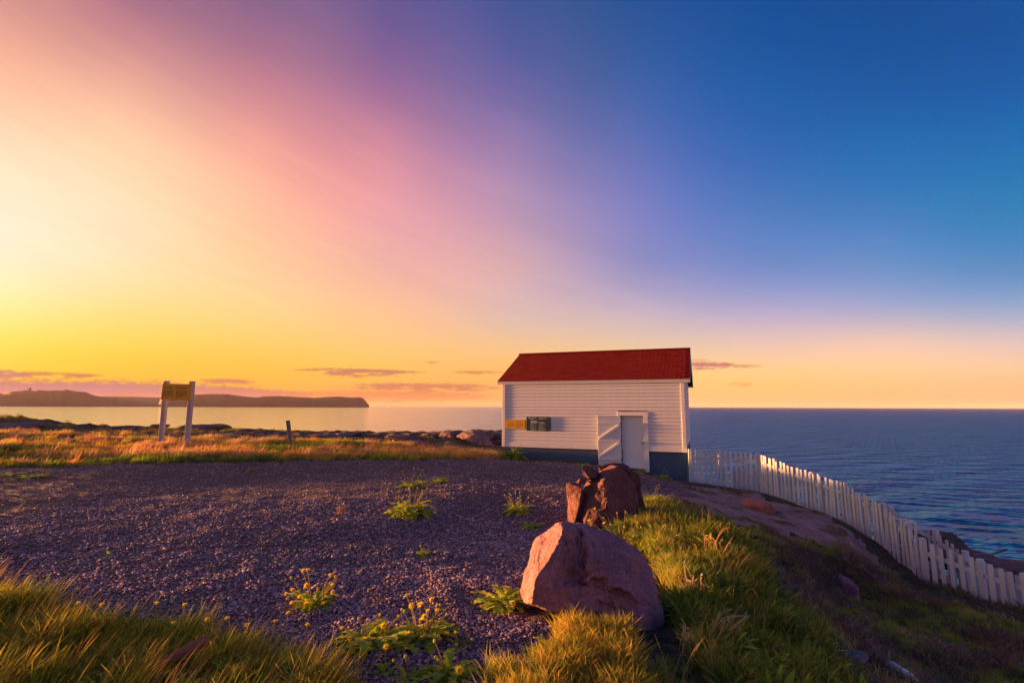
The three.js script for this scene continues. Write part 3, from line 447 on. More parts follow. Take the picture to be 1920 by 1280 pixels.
// a block given by its corner points: the hull, its edges softened, its faces chipped and pitted
function block(points, o = {}) {
  const hull = new ConvexHull().setFromPoints(points.map((p) => new THREE.Vector3(...p))), planes = hull.faces.map((f) => [f.normal.clone(), f.constant]);
  const g0 = new THREE.IcosahedronGeometry(1, o.detail ?? 60); g0.deleteAttribute('uv'); g0.deleteAttribute('normal'); const g = mergeVertices(g0, 1e-5), p = g.attributes.position, v = new THREE.Vector3(), C = new THREE.Vector3(...(o.centre ?? [0, 0, 0])), K = o.soft ?? 26, s = o.seed ?? 0;
  for (let i = 0; i < p.count; i++) {
    v.fromBufferAttribute(p, i).normalize(); let acc = 0;
    for (const [n, d] of planes) { const den = n.dot(v); if (den > 1e-3) { const t = (d - n.dot(C)) / den; acc += Math.exp(-K * (t / (o.size ?? 0.5) - 1)); } }
    let t = (1 - Math.log(acc) / K) * (o.size ?? 0.5);
    const x = v.x * t + C.x, y = v.y * t + C.y, z = v.z * t + C.z, q = o.grain ?? 1;
    const slab = fbm3(x * 1.5 * q + s, y * 2.2 * q, z * 1.5 * q, 2), f = (slab + 2) * 5, fl = Math.floor(f), step = (fl + sstep(0.72, 1, f - fl)) / 5 - 2, chip = Math.max(0, fbm3(x * 3.4 * q, y * 5 * q + s, z * 3.4 * q, 3));
    t += (o.rough ?? 0.06) * (lerp(slab, step, 0.8) * 1.3 - chip * 0.7 + fbm3(x * 11 * q, y * 16 * q, z * 11 * q + s, 3) * 0.12);
    if (o.carve) t += o.carve(x, y, z);
    p.setXYZ(i, v.x * t + C.x, v.y * t + C.y, v.z * t + C.z);
  }
  let out = g.toNonIndexed(); out = toCreasedNormals(out, o.crease ?? 0.7);
  const P = out.attributes.position, N = out.attributes.normal, uv = new Float32Array(P.count * 2), w = o.uv ?? 0.8, fa = new THREE.Vector3(), fb = new THREE.Vector3(), fc = new THREE.Vector3();
  for (let i = 0; i < P.count; i += 3) { fa.fromBufferAttribute(P, i); fb.fromBufferAttribute(P, i + 1).sub(fa); fc.fromBufferAttribute(P, i + 2).sub(fa); fb.cross(fc); const ax = Math.abs(fb.x) > Math.abs(fb.y) && Math.abs(fb.x) > Math.abs(fb.z) ? 0 : Math.abs(fb.y) > Math.abs(fb.z) ? 1 : 2; for (let k = i; k < i + 3; k++) { const a = [P.getX(k), P.getY(k), P.getZ(k)]; uv[k * 2] = (ax === 0 ? a[2] : a[0]) / w; uv[k * 2 + 1] = (ax === 1 ? a[2] : a[1]) / w; } }
  out.setAttribute('uv', new THREE.BufferAttribute(uv, 2)); return out;
}
// corner points read off the photograph, each with how far it stands out from the middle of the rock
function surveyed(d, origin, list) { return list.map(([px, py, dz]) => { const p = atDepth(px, py, d - dz); return [p.x - origin.x, p.y - origin.y, p.z - origin.z]; }); }
{
  const d = 4.25, o = onGround(1105, 1158), pts = surveyed(d, o, [[968, 1108, 0.05], [972, 1132, 0.12], [985, 1062, 0.0], [1000, 1012, -0.1], [1043, 978, -0.02], [1062, 976, -0.1], [1105, 985, -0.2], [1152, 1002, -0.22], [1202, 1036, -0.2], [1230, 1082, -0.1], [1250, 1142, 0.1], [1245, 1168, 0.2], [1225, 1186, 0.25],
    [1056, 990, 0.16], [1036, 1032, 0.30], [1004, 1085, 0.36], [992, 1132, 0.36], [1085, 1030, 0.22], [1150, 1070, 0.26], [1195, 1130, 0.30], [1060, 1150, 0.34], [1150, 1190, 0.34], [1210, 1195, 0.3], [1000, 1085, -0.45], [1080, 1020, -0.55], [1180, 1070, -0.55], [1230, 1120, -0.3], [1100, 1180, -0.4], [1000, 1160, -0.3]]);
  const c = atDepth(1105, 1090, d).sub(o);
  const px = (x, y, z) => [(x - c.x) / 0.00443 + 1105, 1090 - (y - c.y) / 0.00443];
  const carve = (x, y, z) => {                          // a slab has split off the front: the scoop it left, its broken edge and the ledge below
    if (z < c.z - 0.05) return 0; let [u, w] = px(x, y, z); const j1 = fbm3(x * 9, y * 9, z * 9, 3), j2 = fbm3(x * 5 + 7, y * 5, z * 5, 3); u += j1 * 13; w += j2 * 14;
    const front = sstep(c.z - 0.05, c.z + 0.06, z), ridge = 1056 - (w - 990) * 0.55;
    let t = -0.135 * front * sstep(ridge + 6, ridge + 30, u) * sstep(1096, 1081, u) * sstep(992, 1012, w) * sstep(1080, 1062, w);
    const wl = u < 1112 ? 1066 : 1066 + (u - 1112) * 0.48, under = w - wl;
    t -= front * (0.062 + 0.035 * j2) * sstep(-3, 4, under) * sstep(52, 8, under) * sstep(1048, 1066, u) * sstep(1222, 1170, u);
    t -= front * 0.03 * sstep(-2, 3, under - 27) * sstep(30, 6, under - 27) * sstep(1100, 1125, u) * sstep(1200, 1160, u);
    t += 0.022 * front * sstep(-20, -3, under) * sstep(2, -2, under) * sstep(1060, 1080, u) * sstep(1190, 1150, u);
    t -= 0.05 * sstep(1112, 1130, w) * sstep(1120, 1050, u) * sstep(985, 1010, u);
    return t;
  };
  const t = thing('boulder', 'large purple red sandstone boulder in the foreground, its left side lit orange', 'boulder', o, null);
  mesh('boulder_stone', block(pts, { detail: 110, size: 0.52, centre: [c.x, c.y - 0.02, c.z], soft: 170, rough: 0.042, carve, seed: 3, uv: 0.9 }), rockMat, t);
}
{
  const d = 7.9, o = onGround(1135, 975), t = thing('boulder', 'rugged dark boulder with a glowing orange crest between the near boulder and the house', 'boulder', o);
  const part = (list, opt) => { const pts = surveyed(d, o, list), c = [0, 1, 2].map((k) => (Math.min(...pts.map((p) => p[k])) + Math.max(...pts.map((p) => p[k]))) / 2); const size = Math.max(...pts.map((p) => Math.hypot(p[0] - c[0], p[1] - c[1], p[2] - c[2]))) * 0.7; return block(pts, { detail: 44, size, centre: c, soft: 90, rough: 0.05, grain: 0.8, crease: 0.55, uv: 1.1, ...opt }); };
  const main = part([[1110, 932, 0.42], [1094, 985, 0.50], [1132, 896, 0.30], [1162, 869, 0.08], [1086, 935, 0.08], [1082, 985, 0.12], [1104, 902, -0.08], [1132, 870, -0.22], [1180, 893, 0.12], [1192, 912, 0.14], [1200, 945, 0.2], [1208, 985, 0.2], [1150, 985, 0.55], [1110, 988, 0.55], [1140, 935, 0.50], [1190, 905, -0.3], [1200, 980, -0.4], [1095, 985, -0.4], [1100, 910, -0.2]], { seed: 17 });
  const rear = part([[1120, 872, -0.1], [1150, 866, -0.1], [1167, 865, -0.15], [1199, 889, -0.18], [1204, 908, -0.18], [1200, 930, -0.2], [1215, 965, -0.2], [1210, 990, -0.3], [1130, 985, -0.5], [1130, 900, -0.6], [1190, 900, -0.7], [1160, 868, -0.4]], { seed: 29 });
  const top = part([[1090, 876, 0.1], [1098, 871, 0.02], [1106, 874, 0.05], [1124, 884, 0.0], [1118, 896, 0.16], [1104, 894, 0.22], [1093, 890, 0.16], [1110, 905, -0.1], [1120, 895, -0.25], [1100, 880, -0.15]], { seed: 33, detail: 26, rough: 0.02 });
  const foot = part([[1062, 907, 0.12], [1070, 904, 0.05], [1086, 908, 0.14], [1092, 913, 0.30], [1088, 940, 0.40], [1076, 985, 0.44], [1066, 985, 0.25], [1062, 935, 0.2], [1075, 920, -0.2], [1080, 980, -0.3], [1100, 940, 0.0], [1104, 980, 0.2]], { seed: 41, rough: 0.045 });
  const chip = part([[1079, 903, 0.12], [1088, 896, 0.12], [1100, 894, 0.05], [1098, 908, 0.2], [1084, 908, 0.2], [1090, 902, -0.1]], { seed: 47, detail: 16, rough: 0.01 });
  mesh('boulder_stone', merge([main, rear, top, foot, chip]), std([0.20, 0.08, 0.08], { map: rockTex, bumpMap: rockBump, bumpScale: 0.025 }), t);
}
// outcrops: px, py of the foot, width and height in pixels, depth in metres, flatness, label
const outcrop = (px, py, w, h, long, label, mat, seed, sink = 0.25, turn = 0, dist) => {
  const p = dist ? atDepth(px, py, dist) : onGround(px, py); if (!p) return; const s = Math.hypot(p.x, p.z - 0) / 960 * Math.cos(Math.atan2(p.x, -p.z)), W = w * s / 2, Hh = h * s, r = rngOf(seed), pts = [];
  for (let i = 0; i < 26; i++) { const a = r() * 6.283, k = Math.sqrt(r()) * 0.45 + 0.55, lv = r(); pts.push([Math.cos(a) * W * k * (1 - lv * 0.35), (lv - sink) * Hh * (0.75 + 0.25 * r()), Math.sin(a) * long / 2 * k * (1 - lv * 0.35)]); }
  const t = thing('rock_outcrop', label, 'rock', p, null); t.rotation.y = turn;
  mesh('rock_face', block(pts, { detail: 22, size: Math.max(W, 0.3) * 0.6, soft: 12, rough: 0.10 * Math.min(W, Hh * 2.5, 1.6), seed, grain: 0.9 / Math.max(W, 0.4), crease: 0.5, uv: 2.2 }), mat ?? rockMat, t); return t;
};
const shoreRock = std([0.30, 0.205, 0.215], { map: rockTex, bumpMap: rockBump, bumpScale: 0.12, roughness: 0.95 });
[
  [20, 802, 150, 20, 5, 'dark shore rock at the left edge of the picture'], [235, 803, 90, 11, 4, 'low flat rock slab left of the yellow warning board, against the water'], [300, 801, 60, 11, 3, 'rock slab behind the left post of the warning board'], [385, 803, 130, 17, 5, 'long dark rock hump right of the warning board, against the water'], [460, 807, 40, 8, 3, 'small flat rock at the right end of the long dark hump'],
  [600, 819, 60, 10, 3, 'low grey slab just right of the leaning post'], [655, 816, 70, 12, 3.5, 'flat topped slab near the middle of the shore'], [745, 822, 75, 14, 3.5, 'broad rounded purple slab in the middle of the shore'], [700, 808, 70, 6, 4, 'thin rock ledge at the water line in mid shore'], [775, 833, 50, 13, 3, 'smooth purple slab nearest the grass'], [815, 816, 60, 9, 3, 'low rock left of the tallest shore rocks'], [850, 817, 70, 18, 4, 'sloping shore rock left of the jagged crest'],
  [893, 820, 95, 27, 5, 'tall jagged rock left of the house'], [935, 822, 55, 22, 4, 'rock tucked behind the left corner of the house'], [905, 832, 46, 13, 3, 'dark rock at the foot of the tall jagged rock'], [530, 812, 60, 8, 3, 'low dark rock just left of the leaning post'],
].forEach(([px, py, w, h, l, label], i) => outcrop(px, py, w, h, l, label, shoreRock, 200 + i * 7, 0.3, (i % 5 - 2) * 0.2));
outcrop(1590, 1048, 190, 62, 3.4, 'smooth dark rock hump along the foot of the picket fence', rockMat, 301, 0.62, 0.25, 12.2);
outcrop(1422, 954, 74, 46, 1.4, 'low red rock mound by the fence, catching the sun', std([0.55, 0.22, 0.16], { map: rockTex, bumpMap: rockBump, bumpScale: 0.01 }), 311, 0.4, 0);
outcrop(1590, 1112, 34, 60, 0.6, 'narrow pale rock standing in the brown bank', rockMat, 321, 0.35, 0.4);
outcrop(1438, 1076, 26, 30, 0.24, 'small pale blue grey stone at the edge of the green bank', std([0.30, 0.32, 0.36], { map: rockTex, bumpMap: rockBump, bumpScale: 0.01 }), 333, 0.3, 0.2);
outcrop(1660, 1300, 60, 60, 0.5, 'dark rock at the bottom of the picture, right of the green bank', rockMat, 341, 0.4, 0);
outcrop(1600, 1225, 50, 26, 0.5, 'half buried grey stone below the edge of the green bank', std([0.26, 0.25, 0.27], { map: rockTex, bumpMap: rockBump, bumpScale: 0.02 }), 347, 0.55, 0.5);
outcrop(1750, 1040, 130, 70, 7, 'grassy topped dark cliff rock beyond the fence', std([0.12, 0.09, 0.075], { map: rockTex, bumpMap: rockBump, bumpScale: 0.1 }), 351, 0.3, -0.3, 27);
outcrop(1800, 1062, 150, 56, 7, 'rounded dark shore rock beyond the fence', shoreRock, 353, 0.3, 0.2, 28);
outcrop(1910, 1085, 190, 50, 8, 'dark shore rock at the right edge beyond the fence', shoreRock, 359, 0.3, 0.1, 27);

// ------------------------------------------------------------------ grass and ground cover
function ribbons(list) {                               // blades: [base, direction, length, width, bend, facing]
  const P = [], I = []; 
  for (const [bx, by, bz, az, tilt, len, wid, bend, face, segs = 3] of list) {
    const start = P.length / 3, cf = Math.cos(face), sf = Math.sin(face); let x = bx, y = by, z = bz, t = tilt;
    for (let s = 0; s <= segs; s++) {
      const w = wid * (s === segs ? 0.06 : 1 - 0.55 * (s / segs) ** 2) / 2;
      P.push(x - cf * w, y, z - sf * w, x + cf * w, y, z + sf * w);
      const l = len / segs; x += Math.sin(t) * Math.cos(az) * l; z += Math.sin(t) * Math.sin(az) * l; y += Math.cos(t) * l; t += bend / segs;
      if (s < segs) { const a = start + s * 2; I.push(a, a + 1, a + 2, a + 1, a + 3, a + 2); }
    }
  }
  const g = new THREE.BufferGeometry(); g.setAttribute('position', new THREE.Float32BufferAttribute(P, 3)); g.setIndex(I); g.computeVertexNormals(); return g;
}
function tuft(seed, n, spread, len, wid, tilt, bend, segs = 3, wind = 0.25) {
  const r = rngOf(seed), list = [];
  for (let i = 0; i < n; i++) { const a = r() * 6.283, d = Math.sqrt(r()) * spread; list.push([Math.cos(a) * d, -0.015, Math.sin(a) * d, r() < wind * 2.2 ? (r() - 0.5) * 1.6 : r() * 6.283, tilt * (0.3 + r()), len * (0.45 + 0.55 * r()), wid * (0.7 + 0.6 * r()), bend * (0.3 + r()), r() * 3.14, segs]); }
  return ribbons(list);
}
// many copies of a few tufts: one object that nobody could count
function cover(name, label, category, geos, mat, places, tint) {
  const t = new THREE.Group(); t.name = numbered(name); scene.add(t); tag(t, label, category, null, 'stuff');
  const bins = geos.map(() => []); places.forEach((p, i) => bins[i % geos.length].push(p));
  const Q = new THREE.Quaternion(), E = new THREE.Euler(), S = new THREE.Vector3(), V = new THREE.Vector3(), Mx = new THREE.Matrix4(), col = new THREE.Color();
  geos.forEach((g, k) => {
    if (!bins[k].length) return;
    const m = new THREE.InstancedMesh(g, mat, bins[k].length); m.name = name + '_tuft'; m.userData.kind = 'stuff'; m.castShadow = m.receiveShadow = true;
    bins[k].forEach((p, i) => { E.set(p.rx ?? 0, p.yaw ?? 0, p.rz ?? 0, 'YXZ'); m.setMatrixAt(i, Mx.compose(V.set(p.x, p.y, p.z), Q.setFromEuler(E), S.set(p.s, p.s * (p.sy ?? 1), p.s))); const c = tint(p); m.setColorAt(i, col.setRGB(c[0], c[1], c[2])); });
    t.add(m);
  });
  return t;
}
const scatter = (n, seed, box4, ok) => { const r = rngOf(seed), out = []; for (let i = 0; i < n; i++) { const x = lerp(box4[0], box4[1], r()), z = lerp(box4[2], box4[3], r()), q = ok(x, z, r); if (q) out.push({ x, z, y: groundH(x, z), yaw: r() * 6.283, s: q === true ? 1 : q, r: r() }); } return out; };
const pick = (list, r) => list[Math.floor(r * list.length) % list.length];
const bounds = (poly) => [Math.min(...poly.map((p) => p[0])), Math.max(...poly.map((p) => p[0])), Math.min(...poly.map((p) => p[1])), Math.max(...poly.map((p) => p[1]))];
const boulderAt = [onGround(1105, 1150), onGround(1135, 970)];
const clear = (x, z) => Math.hypot((x - boulderAt[0].x) / 0.62, (z - boulderAt[0].z + 0.12) / 0.42) > 1 && Math.hypot((x - boulderAt[1].x) / 0.62, (z - boulderAt[1].z) / 0.5) > 1;
const jitter = (c, r, a = 0.25) => { const k = 1 + (r - 0.5) * 2 * a, w = ((r * 7.3) % 1 - 0.5) * 0.3; return [c[0] * k * (1 + w), c[1] * k, c[2] * k * (1 - w)]; };
const white = leafMat([1, 1, 1]);
function weed(seed, n, len, wid) { const r = rngOf(seed), l = []; for (let i = 0; i < n; i++) { const az = r() * 6.283; l.push([0, 0, 0, az, 0.3 + r() * 0.7, len * (0.6 + 0.5 * r()), wid * (0.7 + 0.5 * r()), 0.5 + r() * 0.7, az + Math.PI / 2, 5]); } return ribbons(l); }
// crushed stone lying loose on the lot
{
  const stones = [0, 1, 2, 3].map((s) => { const g = new THREE.IcosahedronGeometry(1, 0), p = g.attributes.position, map = {}; const r = rngOf(700 + s); for (let i = 0; i < p.count; i++) { const k = [p.getX(i), p.getY(i), p.getZ(i)].map((v) => v.toFixed(3)).join(); const q = map[k] ??= [0.75 + r() * 0.6, 0.7 + r() * 0.6, 0.75 + r() * 0.6]; p.setXYZ(i, p.getX(i) * q[0], p.getY(i) * q[1] * 0.55, p.getZ(i) * q[2] * 0.8); } g.computeVertexNormals(); return g; });
  const tones = [[0.26, 0.17, 0.20], [0.20, 0.14, 0.17], [0.34, 0.21, 0.22], [0.16, 0.125, 0.155], [0.46, 0.33, 0.34], [0.31, 0.18, 0.185]];
  const near = scatter(150000, 51, [-7, 1.6, -9, -1.8], (x, z, r) => { const d = Math.hypot(x, z); return clear(x, z) && onLot(x, z) && r() < Math.min(1, 22 / (d * d)) * 1.0 && (0.0055 + 0.0075 * r() ** 2.2) * (1 + d * 0.06); });
  const far = scatter(60000, 52, [-17, 5.5, -19.5, -5], (x, z, r) => { const d = Math.hypot(x, z); return d > 5 && clear(x, z) && onLot(x, z) && 0.010 + 0.016 * r() ** 2.5; });
  const big = scatter(500, 53, [-8, 2, -12, -2], (x, z, r) => clear(x, z) && onLot(x, z) && 0.018 + 0.016 * r() ** 3);
  cover('gravel', 'loose crushed purple grey stones strewn over the lot', 'gravel', stones, std(0xffffff, { roughness: 0.75 }), [...near, ...far, ...big].map((p) => ({ ...p, y: p.y + 0.008 + p.s * 0.25, rx: (p.r - 0.5) * 1.1, rz: ((p.r * 9.7) % 1 - 0.5) * 1.1 })), (p) => jitter(pick(tones, p.r * 13.7 % 1), p.r, 0.3).map((v, q) => v * (1 + [0.55, 0.5, 0.45][q] * fbm2(p.x * 0.45, p.z * 0.9 + 5, 3))));
}
// tall wind-blown grass at the lower left
const nearPlan = [[-6.5, -1.0], [-6.5, -5.4], ...plot([[0, 1128], [60, 1146], [120, 1176], [230, 1192], [300, 1194], [380, 1202], [460, 1216], [540, 1238], [610, 1266], [645, 1279]]), [-0.5, -1.2]];
{
  const geos = [0, 1, 2, 3].map((i) => tuft(400 + i, 30, 0.11, 0.27, 0.0058, 0.42, 0.95, 4, 0.3));
  const pl = scatter(10000, 61, [-6.5, 0.3, -5.4, -1.1], (x, z, r) => inside(nearPlan, ...wob(x, z, 0.1)) && (0.5 + 0.52 * sstep(-0.4, 0.45, fbm2(x * 2.1, z * 2.1, 3)) + 0.15 * r()) * (x < -2.6 ? 1.15 : 0.92));
  cover('grass', 'tall wind blown grass at the lower left corner beside the gravel', 'grass', geos, white, pl.map((p) => ({ ...p, yaw: (p.r - 0.5) * 2.0 + 0.8 * fbm2(p.x * 1.2, p.z * 1.2 + 9, 2) })), (p) => jitter(pick([[0.34, 0.36, 0.022], [0.22, 0.28, 0.018], [0.48, 0.42, 0.03], [0.12, 0.18, 0.012], [0.58, 0.40, 0.08]], p.r * 31.7 % 1), p.r, 0.3));
  const wl = [0, 1, 2].map((i) => weed(433 + i, 9, 0.15, 0.03));
  cover('weeds', 'low leafy weeds growing through the grass at the lower left', 'plants', wl, white, scatter(1500, 67, [-6, 0.4, -5.2, -1.3], (x, z, r) => inside(nearPlan, ...wob(x, z, 0.3)) && 0.7 + 0.7 * r()), (p) => jitter(pick([[0.30, 0.38, 0.025], [0.42, 0.44, 0.035], [0.17, 0.26, 0.018]], p.r * 17.3 % 1), p.r, 0.25));
  const dry = [0, 1].map((i) => tuft(410 + i, 7, 0.06, 0.42, 0.0035, 0.4, 0.5, 4, 0.4));
  cover('dry_grass', 'dry reddish grass stems rising above the grass at the lower left', 'grass', dry, white, scatter(420, 62, [-6, 0.3, -5.2, -1.4], (x, z, r) => inside(nearPlan, x, z) && 0.6 + 0.5 * r()).map((p) => ({ ...p, yaw: (p.r - 0.5) * 0.8 })), (p) => jitter([0.34, 0.20, 0.09], p.r, 0.3));
}
// green bank behind and right of the near boulder, and the tuft in front of it
const bankPlan = plot([[1170, 985], [1200, 950], [1260, 945], [1330, 985], [1385, 1010], [1440, 1092], [1500, 1170], [1545, 1235], [1560, 1279]]).concat([[2.6, -2.2], [0.75, -2.1]], plot([[1200, 1279], [1275, 1225], [1270, 1110], [1222, 1050], [1150, 1015]]));
const tuftPlan = plot([[1045, 1184], [1100, 1160], [1150, 1196], [1190, 1250], [1190, 1279]]).concat([[0.75, -2.0], [0.0, -2.0]], plot([[915, 1279], [975, 1258], [1020, 1228]]));
{
  const geos = [0, 1, 2, 3].map((i) => tuft(420 + i, 28, 0.10, 0.25, 0.0060, 0.42, 0.95, 4, 0.2));
  const inB = (x, z) => clear(x, z) && inside(bankPlan, ...wob(x, z, 0.12)), inT = (x, z) => clear(x, z) && inside(tuftPlan, ...wob(x, z, 0.16));
  const ext = bounds(bankPlan), b2 = bounds(tuftPlan);
  const pl = [...scatter(9000, 63, ext, (x, z, r) => inB(x, z) && (x < 1.25 && z > -4.15 ? 0.42 : 1) * (0.5 + 0.7 * sstep(-0.4, 0.5, fbm2(x * 1.6, z * 1.6, 3)) + 0.2 * r()))];
  const tu = scatter(4300, 64, b2, (x, z, r) => inT(x, z) && (0.26 + 0.62 * sstep(-0.35, 0.45, fbm2(x * 2.6, z * 2.6, 3)) + 0.2 * r() ** 2));
  const greens = [[0.18, 0.25, 0.02], [0.11, 0.18, 0.015], [0.32, 0.34, 0.03], [0.07, 0.13, 0.012], [0.46, 0.36, 0.07]];
  cover('grass', 'deep green grass of the bank right of the near boulder', 'grass', geos, white, pl, (p) => jitter(pick(greens, p.r * 31.7 % 1), p.r, 0.3));
  cover('grass', 'golden green grass growing in front of the near boulder', 'grass', geos, white, tu, (p) => jitter(pick([[0.32, 0.34, 0.03], [0.44, 0.37, 0.04], [0.17, 0.22, 0.018], [0.55, 0.37, 0.06]], p.r * 31.7 % 1), p.r, 0.3));
  const wild = [0, 1].map((i) => tuft(425 + i, 8, 0.07, 0.34, 0.0062, 0.5, 1.1, 5, 0.2));
  cover('dry_grass', 'long straw coloured blades in the grass before the near boulder', 'grass', wild, white, scatter(600, 68, b2, (x, z, r) => inT(x, z) && 0.4 + 0.4 * r()), (p) => jitter(pick([[0.55, 0.36, 0.08], [0.40, 0.33, 0.05], [0.60, 0.30, 0.10]], p.r * 7.7 % 1), p.r, 0.3));
  // broad leaved weeds among it
  const wl = [0, 1, 2].map((i) => weed(430 + i, 10, 0.16, 0.036));
  cover('weeds', 'leafy weeds spread through the green bank', 'plants', wl, white, scatter(6500, 65, ext, (x, z, r) => inB(x, z) && !(x < 1.25 && z > -4.15) && r() < 0.85 && fbm2(x * 1.1 + 5, z * 1.1, 3) > -0.2 && 0.7 + 0.8 * r()), (p) => jitter(pick([[0.26, 0.38, 0.025], [0.42, 0.46, 0.035], [0.13, 0.23, 0.015]], p.r * 17.3 % 1), p.r, 0.25));
  const dry = [0, 1, 2].map((i) => tuft(440 + i, 6, 0.07, 0.46, 0.0042, 0.3, 0.5, 4, 0.1));
  cover('dry_grass', 'pale dry stems standing in the green bank', 'grass', dry, white, scatter(620, 66, ext, (x, z, r) => inB(x, z) && r() < (z < -4.4 ? 1 : 0.25) && 0.5 + 0.5 * r()), (p) => jitter([0.42, 0.29, 0.16], p.r, 0.3));
}
// the brown bank towards the fence: heather, dead scrub and short grass
{
  const bank = plot([[1300, 962], [1380, 990], [1500, 1010], [1640, 1062], [1700, 1100], [1800, 1128], [1919, 1170]]).concat([[11, -7.5], [11, -2], [3.0, -1.6]], plot([[1575, 1279], [1500, 1165], [1440, 1085], [1380, 1005], [1330, 980]]));
  const inB = (x, z) => inside(bank, ...wob(x, z, 0.2)), b = bounds(bank);
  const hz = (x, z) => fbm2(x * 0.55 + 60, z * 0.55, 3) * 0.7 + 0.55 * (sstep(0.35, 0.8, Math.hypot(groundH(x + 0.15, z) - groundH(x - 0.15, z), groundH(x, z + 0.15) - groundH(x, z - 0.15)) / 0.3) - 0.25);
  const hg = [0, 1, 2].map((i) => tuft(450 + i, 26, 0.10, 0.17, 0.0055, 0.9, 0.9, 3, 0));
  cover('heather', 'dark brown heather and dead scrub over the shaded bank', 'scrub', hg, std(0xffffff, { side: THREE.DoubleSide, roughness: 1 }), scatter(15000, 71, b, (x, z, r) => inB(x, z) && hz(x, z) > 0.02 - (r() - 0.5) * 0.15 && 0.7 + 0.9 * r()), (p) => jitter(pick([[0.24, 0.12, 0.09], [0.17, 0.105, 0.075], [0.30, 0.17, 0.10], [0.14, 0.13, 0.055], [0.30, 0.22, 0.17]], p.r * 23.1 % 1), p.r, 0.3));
  const sg = [0, 1, 2].map((i) => tuft(460 + i, 28, 0.11, 0.13, 0.005, 0.6, 1.0, 3, 0.1));
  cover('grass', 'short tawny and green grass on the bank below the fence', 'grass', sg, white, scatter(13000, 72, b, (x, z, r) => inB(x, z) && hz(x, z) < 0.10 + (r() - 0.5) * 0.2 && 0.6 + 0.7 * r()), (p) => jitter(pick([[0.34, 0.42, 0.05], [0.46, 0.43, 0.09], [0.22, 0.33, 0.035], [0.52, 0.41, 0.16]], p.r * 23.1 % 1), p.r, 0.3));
  // scrub and tufts at the foot of the fence and along the track
  const strip = (x, z) => { for (let i = 1; i < fpts.length; i++) { const a = fpts[i - 1], c = fpts[i], t = clamp(((x - a.x) * (c.x - a.x) + (z - a.z) * (c.z - a.z)) / ((c.x - a.x) ** 2 + (c.z - a.z) ** 2)); const d = Math.hypot(x - lerp(a.x, c.x, t), z - lerp(a.z, c.z, t)); if (d < 0.6) return d; } return 9; };
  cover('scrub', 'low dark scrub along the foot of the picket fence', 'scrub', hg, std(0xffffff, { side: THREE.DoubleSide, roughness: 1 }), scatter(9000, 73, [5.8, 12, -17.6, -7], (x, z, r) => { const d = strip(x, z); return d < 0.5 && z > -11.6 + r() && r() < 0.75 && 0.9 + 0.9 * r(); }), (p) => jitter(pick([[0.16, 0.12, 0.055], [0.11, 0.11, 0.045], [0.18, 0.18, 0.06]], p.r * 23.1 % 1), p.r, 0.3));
  const path = bounds(pathPlan);
  cover('moss', 'patches of short moss and grass on the dirt track', 'grass', sg, white, scatter(9000, 74, path, (x, z, r) => onPath(x, z) && fbm2(x * 0.8 + 11, z * 0.8, 3) > 0.16 + 0.2 * r() && 0.3 + 0.35 * r()), (p) => jitter(pick([[0.18, 0.18, 0.035], [0.25, 0.21, 0.04]], p.r * 23.1 % 1), p.r, 0.3));
}
// the meadow beyond the lot
{
  const inM = (x, z) => z < -11.5 && !(x > -19 + fbm2(x * 0.3, z * 0.3, 3) * 4 && z < -23.5 + fbm2(x * 0.35 + 7, z * 0.35, 3) * 5) && !inside(lotPlan, ...wob(x, z, 0.3)) && !(x > -0.7 && z > -27);
  const band = (x, z) => fbm2(x * 0.09 + 3, z * 0.2 + 1, 3);
  const bare = (x, z) => Math.hypot(x, z) > 27 && fbm2(x * 0.22, z * 0.3 + 30, 4) > (Math.hypot(x, z) > 36 ? -0.1 : 0.12);
  const gold = [0, 1, 2, 3].map((i) => tuft(470 + i, 22, 0.16, 0.30, 0.012, 0.45, 0.9, 3, 0.3));
  const W = [-46, 1.5, -50, -11.8];
  const all = scatter(46000, 81, W, (x, z, r) => { const d = Math.hypot(x, z); return inM(x, z) && Math.abs(x / z) < 1.25 && !bare(x, z) && r() < clamp(420 / (d * d), 0.25, 1) && (0.55 + 0.5 * r()) * (d > 24 ? 1.05 : 0.9) * (0.65 + 0.6 * sstep(-0.3, 0.4, fbm2(x * 0.5, z * 0.5, 3))); });
  cover('meadow_grass', 'golden green meadow grass beyond the gravel lot', 'grass', gold, white, all.map((p) => ({ ...p, yaw: (p.r - 0.5) * 1.2 })), (p) => { const k = band(p.x, p.z) + (p.r - 0.5) * 0.35; const c = k > 0.12 ? [0.56, 0.36, 0.055] : k > -0.06 ? [0.44, 0.38, 0.04] : k > -0.24 ? [0.26, 0.34, 0.03] : [0.13, 0.20, 0.02]; return jitter(c, p.r * 3.3 % 1, 0.3); });
  const seed = [0, 1, 2].map((i) => tuft(480 + i, 26, 0.22, 0.40, 0.010, 0.55, 0.7, 3, 0.4));
  cover('seeding_grass', 'hazy pink and rust coloured seeding grass drifting through the meadow', 'grass', seed, white, scatter(22000, 82, W, (x, z, r) => { const d = Math.hypot(x, z); return inM(x, z) && Math.abs(x / z) < 1.25 && d > 16.5 && d < 40 && !bare(x, z) && r() < clamp(700 / (d * d), 0.3, 1) && fbm2(x * 0.13 + 30, z * 0.3, 3) > -0.02 && 0.55 + 0.5 * r(); }).map((p) => ({ ...p, yaw: (p.r - 0.5) * 1.0 })), (p) => jitter(pick([[0.55, 0.27, 0.17], [0.50, 0.25, 0.10], [0.58, 0.34, 0.22]], p.r * 17.7 % 1), p.r, 0.25));
}
